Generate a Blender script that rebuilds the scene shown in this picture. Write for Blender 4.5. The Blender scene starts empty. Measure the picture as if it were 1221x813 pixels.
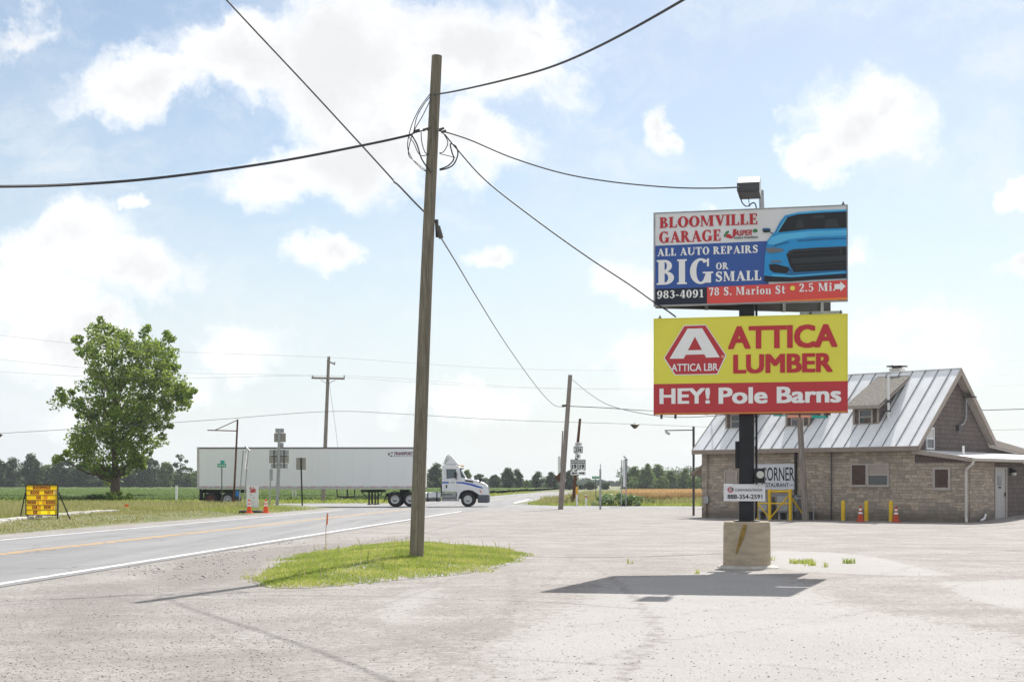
import bpy, bmesh, math, random
import numpy as np
from mathutils import Vector, Matrix, noise as mnoise
random.seed(7); rng = np.random.default_rng(7)
R = math.radians
S = bpy.context.scene
COL = S.collection
F, CX, HY, H = 1696.0, 610.5, 577.0, 1.6       # camera: focal (px of a 1221 px wide frame), centre column, horizon row, eye height
def at(px, py, Y): return Vector(((px-CX)/F*Y, Y, H-(py-HY)/F*Y))
def gp(px, py, z=0.0):
    Y = (H-z)*F/(py-HY); return Vector(((px-CX)/F*Y, Y, z))

# ------------------------------------------------------------------ materials
def nodes_of(name):
    m = bpy.data.materials.new(name); m.use_nodes = True
    nt = m.node_tree; b = nt.nodes['Principled BSDF']
    return m, nt, b
def N(nt, t, **kw):
    n = nt.nodes.new(t)
    for k, v in kw.items():
        if k in n.inputs.keys() if isinstance(k, str) else False: n.inputs[k].default_value = v
        else: setattr(n, k, v)
    return n
def L(nt, a, b): nt.links.new(a, b)
def mixc(nt, fac, a, b, blend='MIX'):
    n = nt.nodes.new('ShaderNodeMix'); n.data_type = 'RGBA'; n.blend_type = blend; n.clamp_factor = True
    for s, v in ((n.inputs[0], fac), (n.inputs[6], a), (n.inputs[7], b)):
        if hasattr(v, 'links') or hasattr(v, 'is_linked'): nt.links.new(v, s)
        else: s.default_value = v if not isinstance(v, tuple) or len(v) == 4 else (*v, 1)
    return n.outputs[2]
def math_(nt, op, a, b=None, c=None, clamp=False):
    n = nt.nodes.new('ShaderNodeMath'); n.operation = op; n.use_clamp = clamp
    for i, v in enumerate((a, b, c)):
        if v is None: continue
        if hasattr(v, 'is_linked'): nt.links.new(v, n.inputs[i])
        else: n.inputs[i].default_value = v
    return n.outputs[0]
def noise(nt, vec, scale, detail=4, rough=.6, out='Fac', dist=0):
    n = nt.nodes.new('ShaderNodeTexNoise'); n.inputs['Scale'].default_value = scale
    n.inputs['Detail'].default_value = detail; n.inputs['Roughness'].default_value = rough; n.inputs['Distortion'].default_value = dist
    if vec is not None: nt.links.new(vec, n.inputs['Vector'])
    return n.outputs[out]
def smooth(nt, v, a, b, x=0.0, y=1.0):
    n = nt.nodes.new('ShaderNodeMapRange'); n.interpolation_type = 'SMOOTHSTEP'
    nt.links.new(v, n.inputs[0]); n.inputs[1].default_value = a; n.inputs[2].default_value = b
    n.inputs[3].default_value = x; n.inputs[4].default_value = y
    return n.outputs[0]
def objco(nt): return nt.nodes.new('ShaderNodeTexCoord').outputs['Object']
def bump(nt, b, h, strength=.3, dist=.02):
    n = nt.nodes.new('ShaderNodeBump'); n.inputs['Strength'].default_value = strength; n.inputs['Distance'].default_value = dist
    nt.links.new(h, n.inputs['Height']); nt.links.new(n.outputs[0], b.inputs['Normal'])
def c4(c): return (*c, 1) if len(c) == 3 else c
def scl(c, k): return tuple(min(1, x*k) for x in c[:3])
def plain(name, col, rough=.6, metal=0.0, var=.12, scale=6, stretch=(1, 1, 1), bmp=0.0, bscale=40, spec=.4, dirt=None):
    m, nt, b = nodes_of(name)
    co = objco(nt); mp = nt.nodes.new('ShaderNodeMapping'); mp.inputs['Scale'].default_value = stretch; L(nt, co, mp.inputs[0])
    n1 = noise(nt, mp.outputs[0], scale, 5)
    c = mixc(nt, smooth(nt, n1, .3, .7), scl(col, 1-var), scl(col, 1+var))
    if dirt:
        n2 = noise(nt, mp.outputs[0], scale*.37, 6, .7); c = mixc(nt, smooth(nt, n2, .52, .72, 0, .6), c, dirt)
    L(nt, c, b.inputs['Base Color']); b.inputs['Roughness'].default_value = rough; b.inputs['Metallic'].default_value = metal
    b.inputs['Specular IOR Level'].default_value = spec
    if bmp: bump(nt, b, noise(nt, mp.outputs[0], bscale, 4), bmp, .01)
    return m
def flat(name, col, rough=.45, var=.03): return plain(name, col, rough, 0, var, 1.2)
def leafmat(name, a, b_, c_, trans=.35, wr=.75, wn=.4, ns=.35):
    m, nt, b = nodes_of(name); g = nt.nodes.new('ShaderNodeNewGeometry')
    r = g.outputs['Random Per Island']
    n1 = noise(nt, objco(nt), ns, 4)
    v = math_(nt, 'ADD', math_(nt, 'MULTIPLY', r, wr), math_(nt, 'MULTIPLY', smooth(nt, n1, .3, .7), wn))
    cr = nt.nodes.new('ShaderNodeValToRGB'); L(nt, v, cr.inputs[0])
    e = cr.color_ramp.elements; e[0].position = .15; e[0].color = c4(a); e[1].position = .95; e[1].color = c4(c_)
    x = e.new(.55); x.color = c4(b_)
    L(nt, cr.outputs[0], b.inputs['Base Color']); b.inputs['Roughness'].default_value = .55; b.inputs['Specular IOR Level'].default_value = .25
    t = nt.nodes.new('ShaderNodeBsdfTranslucent'); tc = mixc(nt, .5, cr.outputs[0], scl(c_, 1.3)); L(nt, tc, t.inputs[0])
    mx = nt.nodes.new('ShaderNodeMixShader'); mx.inputs[0].default_value = trans
    L(nt, b.outputs[0], mx.inputs[1]); L(nt, t.outputs[0], mx.inputs[2]); L(nt, mx.outputs[0], nt.nodes['Material Output'].inputs[0])
    return m

M = {}
# ground
m, nt, b = nodes_of('soil_grass'); co = objco(nt)
c = mixc(nt, smooth(nt, noise(nt, co, .05, 5), .35, .65), (.085, .13, .03), (.16, .17, .06))
c = mixc(nt, smooth(nt, noise(nt, co, 1.7, 5), .4, .7), c, (.19, .17, .09))
L(nt, c, b.inputs['Base Color']); b.inputs['Roughness'].default_value = .9; bump(nt, b, noise(nt, co, 6, 5), .5, .05); M['soil'] = m
M['mound_soil'] = plain('mown_turf', (.30, .27, .18), .95, 0, .3, 2.5, (1, 1, 1), .3, 30, .1, (.38, .34, .29))
# road asphalt
def asphalt(name, a, bcol, streak):
    m, nt, b = nodes_of(name); co = objco(nt)
    mp = nt.nodes.new('ShaderNodeMapping'); mp.inputs['Rotation'].default_value = (0, 0, R(4.93) if streak else 0); mp.inputs['Scale'].default_value = (1, .04, 1); L(nt, co, mp.inputs[0])
    n1 = noise(nt, mp.outputs[0], 1.1, 4); n2 = noise(nt, co, 55, 3, .7); n3 = noise(nt, co, .35, 5)
    c = mixc(nt, smooth(nt, n1, .35, .65), a, bcol)
    c = mixc(nt, smooth(nt, n3, .45, .7, 0, .35), c, scl(bcol, 1.15))
    c = mixc(nt, smooth(nt, n2, .35, .75, 0, .45), c, scl(a, .6))
    v = nt.nodes.new('ShaderNodeTexVoronoi'); v.feature = 'DISTANCE_TO_EDGE'; v.inputs['Scale'].default_value = .22
    wv = nt.nodes.new('ShaderNodeVectorMath'); wv.operation = 'ADD'; L(nt, co, wv.inputs[0]); L(nt, noise(nt, co, .8, 4, .6, 'Color'), wv.inputs[1]); L(nt, wv.outputs[0], v.inputs['Vector'])
    c = mixc(nt, smooth(nt, v.outputs[0], .0, .012, .55, 0), c, scl(a, .35))
    L(nt, c, b.inputs['Base Color']); b.inputs['Roughness'].default_value = .85; bump(nt, b, n2, .4, .01)
    return m
M['road'] = asphalt('road_asphalt', (.20, .20, .205), (.26, .26, .262), True)
M['crossroad'] = asphalt('cross_road_asphalt', (.22, .22, .222), (.28, .28, .28), False)
def paint(name, col, wear):
    m, nt, b = nodes_of(name); co = objco(nt)
    n1 = noise(nt, co, 3.2, 6, .75)
    c = mixc(nt, smooth(nt, n1, wear, wear+.16), c4((.25, .25, .25)), c4(col)); c = mixc(nt, smooth(nt, noise(nt, co, 30, 3), .4, .75, 0, .3), c, (.3, .3, .3, 1))
    L(nt, c, b.inputs['Base Color']); b.inputs['Roughness'].default_value = .7; return m
M['white_paint'] = paint('white_road_paint', (.75, .75, .74), .36)
M['yellow_paint'] = paint('yellow_road_paint', (.75, .42, .08), .38)
# gravelly parking lot, with attributes pale / dark that mark patches of other surfacing
m, nt, b = nodes_of('worn_lot_asphalt'); co = objco(nt)
at1 = nt.nodes.new('ShaderNodeAttribute'); at1.attribute_name = 'pale'; at2 = nt.nodes.new('ShaderNodeAttribute'); at2.attribute_name = 'dark'
nb = noise(nt, co, .55, 7, .68); nf = noise(nt, co, 42, 5, .75); nm = noise(nt, co, 5, 6, .7)
c = mixc(nt, smooth(nt, nb, .35, .65), (.255, .228, .206), (.388, .366, .342))
c = mixc(nt, smooth(nt, noise(nt, co, 1.6, 6, .7), .45, .7, 0, .5), c, (.43, .415, .395))
ng = noise(nt, co, 11, 8, .75); c = mixc(nt, smooth(nt, ng, .40, .54, .62, 0), c, (.16, .145, .135, 1)); c = mixc(nt, smooth(nt, ng, .56, .66, 0, .45), c, (.55, .52, .49, 1))
c = mixc(nt, smooth(nt, noise(nt, co, .23, 4, .6), .5, .68, 0, .5), c, (.285, .25, .225, 1))
sm_ = nt.nodes.new('ShaderNodeMapping'); sm_.inputs['Rotation'].default_value = (0, 0, R(-24)); sm_.inputs['Scale'].default_value = (.10, 1.5, 1); L(nt, co, sm_.inputs[0])
c = mixc(nt, smooth(nt, noise(nt, sm_.outputs[0], 1.6, 5, .65), .52, .68, 0, .34), c, (.24, .215, .20, 1))
sm_ = nt.nodes.new('ShaderNodeMapping'); sm_.inputs['Rotation'].default_value = (0, 0, R(38)); sm_.inputs['Scale'].default_value = (.07, 1.9, 1); L(nt, co, sm_.inputs[0])
c = mixc(nt, smooth(nt, noise(nt, sm_.outputs[0], 1.3, 4, .6), .56, .66, 0, .28), c, (.21, .19, .178, 1))
pm = smooth(nt, math_(nt, 'ADD', at1.outputs['Fac'], math_(nt, 'MULTIPLY', math_(nt, 'SUBTRACT', nm, .5), 1.5)), .36, .64)
c = mixc(nt, math_(nt, 'MULTIPLY', pm, .78), c, mixc(nt, nb, (.38, .37, .355), (.46, .445, .43)))
dm = smooth(nt, math_(nt, 'ADD', at2.outputs['Fac'], math_(nt, 'MULTIPLY', math_(nt, 'SUBTRACT', nm, .5), 1.3)), .4, .62)
c = mixc(nt, math_(nt, 'MULTIPLY', dm, .7), c, mixc(nt, ng, (.10, .09, .085), (.30, .26, .235)))
c = mixc(nt, smooth(nt, nf, .42, .62, .38, 0), c, (.13, .12, .115, 1))
c = mixc(nt, smooth(nt, nf, .58, .72, 0, .4), c, (.60, .57, .54, 1))
v = nt.nodes.new('ShaderNodeTexVoronoi'); v.inputs['Scale'].default_value = 26; L(nt, co, v.inputs['Vector'])
c = mixc(nt, smooth(nt, v.outputs['Distance'], .05, .3, .3, 0), c, mixc(nt, v.outputs['Color'], (.10, .09, .085), (.62, .57, .52)))
vc = nt.nodes.new('ShaderNodeTexVoronoi'); vc.feature = 'DISTANCE_TO_EDGE'; vc.inputs['Scale'].default_value = .16
wv = nt.nodes.new('ShaderNodeVectorMath'); wv.operation = 'ADD'; L(nt, co, wv.inputs[0]); L(nt, noise(nt, co, .5, 5, .7, 'Color'), wv.inputs[1]); L(nt, wv.outputs[0], vc.inputs['Vector'])
ck = math_(nt, 'MULTIPLY', smooth(nt, vc.outputs[0], 0, .005, .4, 0), smooth(nt, noise(nt, co, .13, 2), .55, .65))
c = mixc(nt, ck, c, (.12, .11, .105, 1))
L(nt, c, b.inputs['Base Color']); b.inputs['Roughness'].default_value = .9
bump(nt, b, math_(nt, 'ADD', nf, math_(nt, 'MULTIPLY', nm, 2)), .5, .012); M['lot'] = m
M['crack'] = plain('tarry_crack', (.19, .17, .16), .9, 0, .4, 9)
M['concrete'] = plain('concrete', (.40, .34, .255), .9, 0, .14, 3, (1, 1, 3), .35, 30, .2, (.28, .25, .2))
M['old_concrete'] = plain('old_kerb_concrete', (.5, .48, .44), .9, 0, .22, 2.5, (1, 1, 1), .4, 20, .2, (.33, .3, .25))
M['stone_bit'] = None
m, nt, b = nodes_of('loose_stone'); g = nt.nodes.new('ShaderNodeNewGeometry')
cr = nt.nodes.new('ShaderNodeValToRGB'); L(nt, g.outputs['Random Per Island'], cr.inputs[0])
e = cr.color_ramp.elements; e[0].color = (.13, .12, .115, 1); e[1].color = (.62, .58, .54, 1); x = e.new(.4); x.color = (.36, .33, .30, 1)
L(nt, cr.outputs[0], b.inputs['Base Color']); b.inputs['Roughness'].default_value = .9; M['stone_bit'] = m
# vegetation
M['lawn'] = leafmat('bright_grass', (.15, .27, .02), (.34, .45, .05), (.62, .60, .20), .22, .45, .6, .8)
M['verge_green'] = leafmat('green_verge_grass', (.17, .24, .04), (.29, .36, .075), (.44, .44, .15), .3)
M['verge'] = leafmat('verge_grass', (.15, .21, .05), (.27, .30, .09), (.46, .40, .20), .3)
M['crop'] = leafmat('crop_leaf', (.10, .16, .045), (.15, .22, .075), (.21, .28, .10), .35)
M['crop_top'] = plain('crop_canopy', (.135, .19, .075), .9, 0, .3, .35, (1, 1, 1), .6, 4, .1)
M['wheat'] = leafmat('ripe_wheat', (.36, .22, .09), (.50, .34, .16), (.64, .48, .27), .2)
M['wheat_top'] = plain('wheat_canopy', (.52, .37, .19), .9, 0, .2, .8, (1, 1, 1), .6, 6, .1)
M['leaf'] = leafmat('cottonwood_leaf', (.045, .105, .014), (.115, .21, .026), (.33, .41, .085), .44, .8, .35, .5)
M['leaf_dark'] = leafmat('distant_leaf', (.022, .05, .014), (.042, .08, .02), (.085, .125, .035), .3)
M['leaf_mid'] = leafmat('distant_leaf_pale', (.06, .12, .022), (.105, .18, .036), (.19, .26, .065), .35)
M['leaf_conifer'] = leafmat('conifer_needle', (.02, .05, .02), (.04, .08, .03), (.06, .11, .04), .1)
M['bush'] = leafmat('weed_leaf', (.08, .15, .04), (.14, .24, .08), (.3, .4, .2), .3)
M['blossom'] = flat('white_blossom', (.6, .62, .5))
M['bark'] = plain('bark', (.11, .085, .065), .95, 0, .35, 3, (3, 3, .6), .6, 12, .1)
# man-made
def wood(name, col):
    m, nt, b = nodes_of(name); co = objco(nt)
    mp = nt.nodes.new('ShaderNodeMapping'); mp.inputs['Scale'].default_value = (1, 1, .03); L(nt, co, mp.inputs[0])
    n1 = noise(nt, mp.outputs[0], 28, 5, .7); n2 = noise(nt, co, .9, 4)
    c = mixc(nt, smooth(nt, n1, .3, .7), scl(col, .55), scl(col, 1.35)); c = mixc(nt, smooth(nt, n2, .4, .7, 0, .5), c, scl(col, .75))
    c = mixc(nt, smooth(nt, noise(nt, mp.outputs[0], 60, 3), .60, .68, 0, .7), c, scl(col, .25))
    L(nt, c, b.inputs['Base Color']); b.inputs['Roughness'].default_value = .9; bump(nt, b, n1, .7, .015); return m
M['wood'] = wood('weathered_pole_wood', (.205, .182, .138))
M['wood_grey'] = wood('grey_pole_wood', (.27, .235, .21))
M['wood_dark'] = wood('dark_pole_wood', (.10, .07, .06))
M['cable'] = plain('black_cable', (.035, .033, .04), .5)
M['steel_cable'] = plain('grey_cable', (.12, .12, .13), .45)
M['fitting'] = plain('dark_fitting', (.09, .085, .08), .5, .3)
M['galv'] = plain('galvanised_steel', (.36, .37, .38), .5, .5, .15, 5)
M['alu'] = plain('aluminium', (.5, .5, .5), .4, .6, .1, 4)
M['pale_metal'] = plain('pale_lamp_metal', (.62, .62, .60), .5, 0, .06, 4)
M['sign_back'] = plain('sign_back_metal', (.33, .31, .28), .6, .3, .12, 4)
M['black_steel'] = plain('black_steel', (.012, .013, .017), .5, 0, .3, 3)
M['dark_panel'] = plain('dark_sheet_metal', (.07, .07, .075), .5, 0, .2, 2)
M['rust'] = plain('rusty_steel', (.12, .055, .035), .85, .1, .4, 8)
M['white'] = flat('white_vinyl', (.75, .76, .78), .45)
M['letter_white'] = flat('white_lettering', (.86, .86, .86), .45)
M['red'] = flat('red_vinyl', (.50, .04, .05), .4)
M['red_bright'] = flat('bright_red_vinyl', (.72, .08, .07), .4)
M['red_letter'] = flat('red_lettering', (.50, .03, .04), .4)
M['yellow'] = flat('yellow_vinyl', (.78, .73, .08), .4)
M['blue'] = flat('blue_vinyl', (.035, .10, .36), .4)
M['navy'] = flat('navy_vinyl', (.012, .016, .035), .4)
M['dot'] = flat('yellow_dot', (.85, .75, .1), .4)
M['orange_trim'] = flat('orange_light_strip', (.85, .25, .04), .4)
M['car_blue'] = flat('print_car_blue', (.02, .30, .66), .4)
M['car_light'] = flat('print_car_light_blue', (.10, .50, .82), .4)
M['car_deep'] = flat('print_car_deep_blue', (.015, .13, .32), .4)
M['car_black'] = flat('print_black', (.012, .014, .018), .4)
M['car_grey'] = flat('print_grey', (.032, .036, .042), .4)
M['car_lamp'] = flat('print_headlamp', (.16, .18, .2), .4)
M['logo_green'] = flat('logo_green', (.03, .22, .07), .4)
M['logo_purple'] = flat('logo_purple', (.16, .03, .10), .4)
M['ink'] = flat('black_ink', (.02, .02, .025), .5)
M['ochre'] = plain('ochre_overspray', (.27, .18, .045), .8, 0, .3, 10)
M['green_sign'] = flat('green_sign', (.0, .32, .17), .4)
M['teal_sign'] = flat('teal_sign', (.02, .36, .30), .4)
M['salmon'] = flat('salmon_paint', (.70, .30, .20), .5)
M['bollard'] = plain('yellow_bollard_paint', (.72, .47, .015), .5, 0, .1, 4)
M['cone'] = flat('orange_cone_plastic', (.80, .09, .015), .5)
M['reflect'] = flat('white_reflective_band', (.8, .8, .8), .35)
M['tile_yellow'] = flat('yellow_letter_tile', (.95, .66, .01), .5)
M['tile_orange'] = flat('orange_letter_tile', (.66, .30, .02), .5)
M['tile_pale'] = flat('pale_letter_tile', (.85, .68, .25), .5)
M['tile_brown'] = flat('brown_letter_tile', (.30, .17, .05), .5)
M['rubber'] = plain('black_rubber', (.022, .022, .024), .8, 0, .25, 4)
M['glass'] = None
m, nt, b = nodes_of('window_glass'); b.inputs['Base Color'].default_value = (.03, .04, .045, 1); b.inputs['Roughness'].default_value = .06; b.inputs['Specular IOR Level'].default_value = .9; M['glass'] = m
m, nt, b = nodes_of('cab_glass'); b.inputs['Base Color'].default_value = (.03, .07, .09, 1); b.inputs['Roughness'].default_value = .05; b.inputs['Specular IOR Level'].default_value = 1; M['cab_glass'] = m
M['truck_white'] = plain('white_truck_paint', (.78, .79, .80), .25, 0, .03, 1, (1, 1, 1), 0, 40, .6, (.62, .62, .6))
M['truck_blue'] = flat('blue_truck_stripe', (.03, .12, .50), .3)
M['chrome'] = plain('polished_tank', (.6, .6, .6), .22, .9, .1, 3)
M['bumper'] = plain('grey_bumper_plastic', (.10, .11, .13), .6)
M['chassis'] = plain('black_chassis', (.025, .025, .027), .7, 0, .3, 5)
m, nt, b = nodes_of('trailer_sheet'); co = objco(nt)
wv = nt.nodes.new('ShaderNodeTexWave'); wv.wave_type = 'BANDS'; wv.bands_direction = 'X'; wv.inputs['Scale'].default_value = .26; L(nt, co, wv.inputs[0])
c = mixc(nt, smooth(nt, wv.outputs['Fac'], .02, .12, .16, 0), (.80, .82, .83), (.72, .74, .75)); c = mixc(nt, smooth(nt, noise(nt, co, .7, 6, .7), .5, .75, 0, .3), c, (.70, .70, .69, 1))
L(nt, c, b.inputs['Base Color']); b.inputs['Roughness'].default_value = .4; M['trailer'] = m
M['rail'] = plain('trailer_rail', (.50, .49, .48), .5, .3)
M['trail_dark'] = plain('trailer_top_rail', (.16, .14, .14), .5)
M['red_mark'] = flat('red_reflector', (.55, .05, .05))
def plastic(name, col):
    m, nt, b = nodes_of(name); b.inputs['Base Color'].default_value = c4(col); b.inputs['Roughness'].default_value = .4
    t = nt.nodes.new('ShaderNodeBsdfTranslucent'); t.inputs[0].default_value = c4(col); mx = nt.nodes.new('ShaderNodeMixShader'); mx.inputs[0].default_value = .5
    L(nt, mixc(nt, smooth(nt, noise(nt, objco(nt), 9, 3), .3, .7), scl(col, .9), col), t.inputs[0]); L(nt, b.outputs[0], mx.inputs[1]); L(nt, t.outputs[0], mx.inputs[2]); L(nt, mx.outputs[0], nt.nodes['Material Output'].inputs[0]); return m
M['tile_yellow'] = plastic('translucent_yellow_tile', (.95, .76, .02)); M['tile_orange'] = plastic('translucent_orange_tile', (.80, .42, .04)); M['tile_pale'] = plastic('translucent_pale_tile', (.9, .75, .35))
# building
def stone():
    m, nt, b = nodes_of('ashlar_stone'); co = objco(nt)
    sp = nt.nodes.new('ShaderNodeSeparateXYZ'); L(nt, co, sp.inputs[0])
    cb = nt.nodes.new('ShaderNodeCombineXYZ'); L(nt, math_(nt, 'ADD', sp.outputs[0], sp.outputs[1]), cb.inputs[0]); L(nt, sp.outputs[2], cb.inputs[1])
    wob = nt.nodes.new('ShaderNodeVectorMath'); wob.operation = 'MULTIPLY_ADD'; L(nt, noise(nt, co, 1.3, 3, .6, 'Color'), wob.inputs[0]); wob.inputs[1].default_value = (.10, .05, 0); L(nt, cb.outputs[0], wob.inputs[2])
    cols = []
    for sc, w, h, off in ((1, .44, .125, .5), (1, .30, .17, .37)):
        br = nt.nodes.new('ShaderNodeTexBrick'); br.offset = off; br.squash = 1.35; br.squash_frequency = 3
        br.inputs['Color1'].default_value = (.29, .255, .215, 1); br.inputs['Color2'].default_value = (.54, .455, .36, 1); br.inputs['Mortar'].default_value = (.20, .18, .155, 1)
        br.inputs['Scale'].default_value = sc; br.inputs['Mortar Size'].default_value = .009; br.inputs['Mortar Smooth'].default_value = .3; br.inputs['Brick Width'].default_value = w; br.inputs['Row Height'].default_value = h; br.inputs['Bias'].default_value = .0
        L(nt, wob.outputs[0], br.inputs['Vector']); cols.append(br)
    sel = smooth(nt, noise(nt, cb.outputs[0], .9, 1), .48, .52)
    c = mixc(nt, sel, cols[0].outputs['Color'], cols[1].outputs['Color'])
    c = mixc(nt, smooth(nt, noise(nt, co, 7, 5, .7), .3, .7, 0, .5), c, (.22, .185, .15, 1))
    c = mixc(nt, smooth(nt, noise(nt, co, 2.3, 2), .58, .66, 0, .5), c, (.50, .38, .28, 1))
    z = sp.outputs[2]
    st = math_(nt, 'MULTIPLY', smooth(nt, math_(nt, 'ADD', z, math_(nt, 'MULTIPLY', noise(nt, co, 1.4, 4), .6)), .45, 1.0, 1, 0), .7)
    c = mixc(nt, st, c, (.115, .10, .085, 1))
    L(nt, c, b.inputs['Base Color']); b.inputs['Roughness'].default_value = .92
    fm = nt.nodes.new('ShaderNodeMix'); L(nt, sel, fm.inputs[0]); L(nt, cols[0].outputs['Fac'], fm.inputs[2]); L(nt, cols[1].outputs['Fac'], fm.inputs[3])
    bump(nt, b, math_(nt, 'ADD', math_(nt, 'MULTIPLY', fm.outputs[0], -1), math_(nt, 'MULTIPLY', noise(nt, co, 9, 4), .8)), .6, .03)
    return m
M['stone'] = stone()
def siding():
    m, nt, b = nodes_of('brown_shake_siding'); co = objco(nt)
    sp = nt.nodes.new('ShaderNodeSeparateXYZ'); L(nt, co, sp.inputs[0])
    cb = nt.nodes.new('ShaderNodeCombineXYZ'); L(nt, math_(nt, 'ADD', sp.outputs[0], sp.outputs[1]), cb.inputs[0]); L(nt, sp.outputs[2], cb.inputs[1])
    br = nt.nodes.new('ShaderNodeTexBrick'); br.inputs['Scale'].default_value = 1; br.inputs['Brick Width'].default_value = .19; br.inputs['Row Height'].default_value = .2; br.inputs['Mortar Size'].default_value = .012
    br.inputs['Color1'].default_value = (.12, .095, .088, 1); br.inputs['Color2'].default_value = (.16, .13, .12, 1); br.inputs['Mortar'].default_value = (.065, .05, .046, 1)
    L(nt, cb.outputs[0], br.inputs['Vector']); L(nt, br.outputs['Color'], b.inputs['Base Color']); b.inputs['Roughness'].default_value = .8
    bump(nt, b, math_(nt, 'MULTIPLY', br.outputs['Fac'], -1), .5, .02); return m
M['siding'] = siding()
M['roof_metal'] = plain('pale_roof_metal', (.82, .83, .84), .38, .0, .07, 1.5, (1, .3, 1), .1, 6, .6, (.62, .62, .62))
M['seam'] = plain('roof_seam', (.19, .20, .21), .5, .5)
M['shingle'] = plain('grey_shingles', (.22, .205, .185), .95, 0, .25, 9, (1, 1, 1), .4, 30, .1)
M['trim'] = plain('taupe_trim', (.36, .31, .27), .7, 0, .08)
M['fascia'] = plain('brown_fascia', (.27, .22, .19), .7, 0, .1)
M['gutter'] = plain('beige_gutter', (.50, .46, .41), .55, 0, .08)
M['frame_grey'] = plain('window_frame_paint', (.40, .365, .335), .6, 0, .06)
M['board'] = plain('brown_board', (.085, .055, .048), .75, 0, .15, 5)
M['door'] = plain('grey_door_paint', (.40, .39, .39), .5, 0, .05)
M['pvc'] = flat('white_pipe', (.75, .75, .75), .5)
M['downspout'] = flat('pale_downspout', (.56, .53, .50), .5)
M['banner'] = flat('restaurant_banner', (.62, .64, .68), .5)
M['cabinet'] = plain('grey_cabinet', (.22, .22, .23), .6, 0, .08)
M['dirty_white'] = plain('dirty_white', (.6, .58, .55), .7, 0, .1)
M['flag'] = flat('orange_flag', (.85, .16, .03), .6)
M['stake'] = flat('thin_stake', (.5, .35, .25), .7)
M['bluebin'] = flat('blue_plastic', (.03, .2, .5), .5)
M['lamp_glass'] = flat('lamp_lens', (.55, .55, .5), .3)
M['amber'] = flat('amber_marker', (.75, .4, .03), .4)

# ------------------------------------------------------------------ mesh building
class MB:
    def __init__(s): s.v = []; s.f = []
    def add(s, vs, fs):
        o = len(s.v); s.v += [tuple(p) for p in vs]; s.f += [tuple(i+o for i in f) for f in fs]; return s
    def box(s, c, d, rot=None):
        x, y, z = d[0]/2, d[1]/2, d[2]/2; c = Vector(c)
        vs = [Vector((sx*x, sy*y, sz*z)) for sz in (-1, 1) for sx, sy in ((-1, -1), (1, -1), (1, 1), (-1, 1))]
        if rot is not None: vs = [rot @ p for p in vs]
        return s.add([p+c for p in vs], [(3, 2, 1, 0), (4, 5, 6, 7), (0, 1, 5, 4), (1, 2, 6, 5), (2, 3, 7, 6), (3, 0, 4, 7)])
    def bb(s, a, b): return s.box([(a[i]+b[i])/2 for i in range(3)], [abs(b[i]-a[i]) for i in range(3)])
    def tube(s, pts, r, n=8, caps=True):
        pts = [Vector(p) for p in pts]; k = len(pts); rs = r if isinstance(r, (list, tuple)) else [r]*k
        vs = []; fs = []; ref = None
        for i, p in enumerate(pts):
            t = (pts[min(i+1, k-1)]-pts[max(i-1, 0)]).normalized()
            if ref is None: ref = Vector((1, 0, 0)) if abs(t.x) < .8 else Vector((0, 0, 1))
            a = (ref-t*ref.dot(t)).normalized(); ref = a; bq = t.cross(a)
            for j in range(n):
                w = 2*math.pi*j/n; vs.append(p+(a*math.cos(w)+bq*math.sin(w))*rs[i])
        for i in range(k-1):
            for j in range(n): fs.append((i*n+j, i*n+(j+1) % n, (i+1)*n+(j+1) % n, (i+1)*n+j))
        if caps: fs += [tuple(range(n-1, -1, -1)), tuple(range((k-1)*n, k*n))]
        return s.add(vs, fs)
    def cyl(s, a, b, r0, r1=None, n=12): return s.tube([a, b], [r0, r0 if r1 is None else r1], n)
    def bar(s, a, b, w, d):
        a, b = Vector(a), Vector(b); t = b-a; q = t.to_track_quat('Z', 'Y').to_matrix()
        return s.box((a+b)/2, (w, d, t.length), q)
    def prism(s, pts, vec):
        n = len(pts); vec = Vector(vec); p = [Vector(q) for q in pts]
        return s.add(p+[q+vec for q in p], [tuple(range(n-1, -1, -1)), tuple(range(n, 2*n))]+[(i, (i+1) % n, n+(i+1) % n, n+i) for i in range(n)])
    def lathe(s, prof, n=16, c=(0, 0, 0)):
        k = len(prof); c = Vector(c)
        vs = [c+Vector((r*math.cos(2*math.pi*j/n), r*math.sin(2*math.pi*j/n), z)) for r, z in prof for j in range(n)]
        fs = [(i*n+j, i*n+(j+1) % n, (i+1)*n+(j+1) % n, (i+1)*n+j) for i in range(k-1) for j in range(n)]
        return s.add(vs, fs+[tuple(range(n-1, -1, -1)), tuple(range((k-1)*n, k*n))])
    def build(s, name, mat, parent=None, smooth=False, bevel=0.0, fix=True):
        me = bpy.data.meshes.new(name); me.from_pydata(s.v, [], s.f); me.update()
        if fix:
            bm = bmesh.new(); bm.from_mesh(me); bmesh.ops.recalc_face_normals(bm, faces=bm.faces); bm.to_mesh(me); bm.free()
        me.materials.append(mat)
        if smooth:
            me.polygons.foreach_set('use_smooth', [True]*len(me.polygons)); me.set_sharp_from_angle(angle=R(40))
        o = bpy.data.objects.new(name, me); COL.objects.link(o)
        if parent is not None: o.parent = parent
        if bevel:
            bv = o.modifiers.new('Bevel', 'BEVEL'); bv.width = bevel; bv.segments = 2; bv.limit_method = 'ANGLE'
        return o
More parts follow.
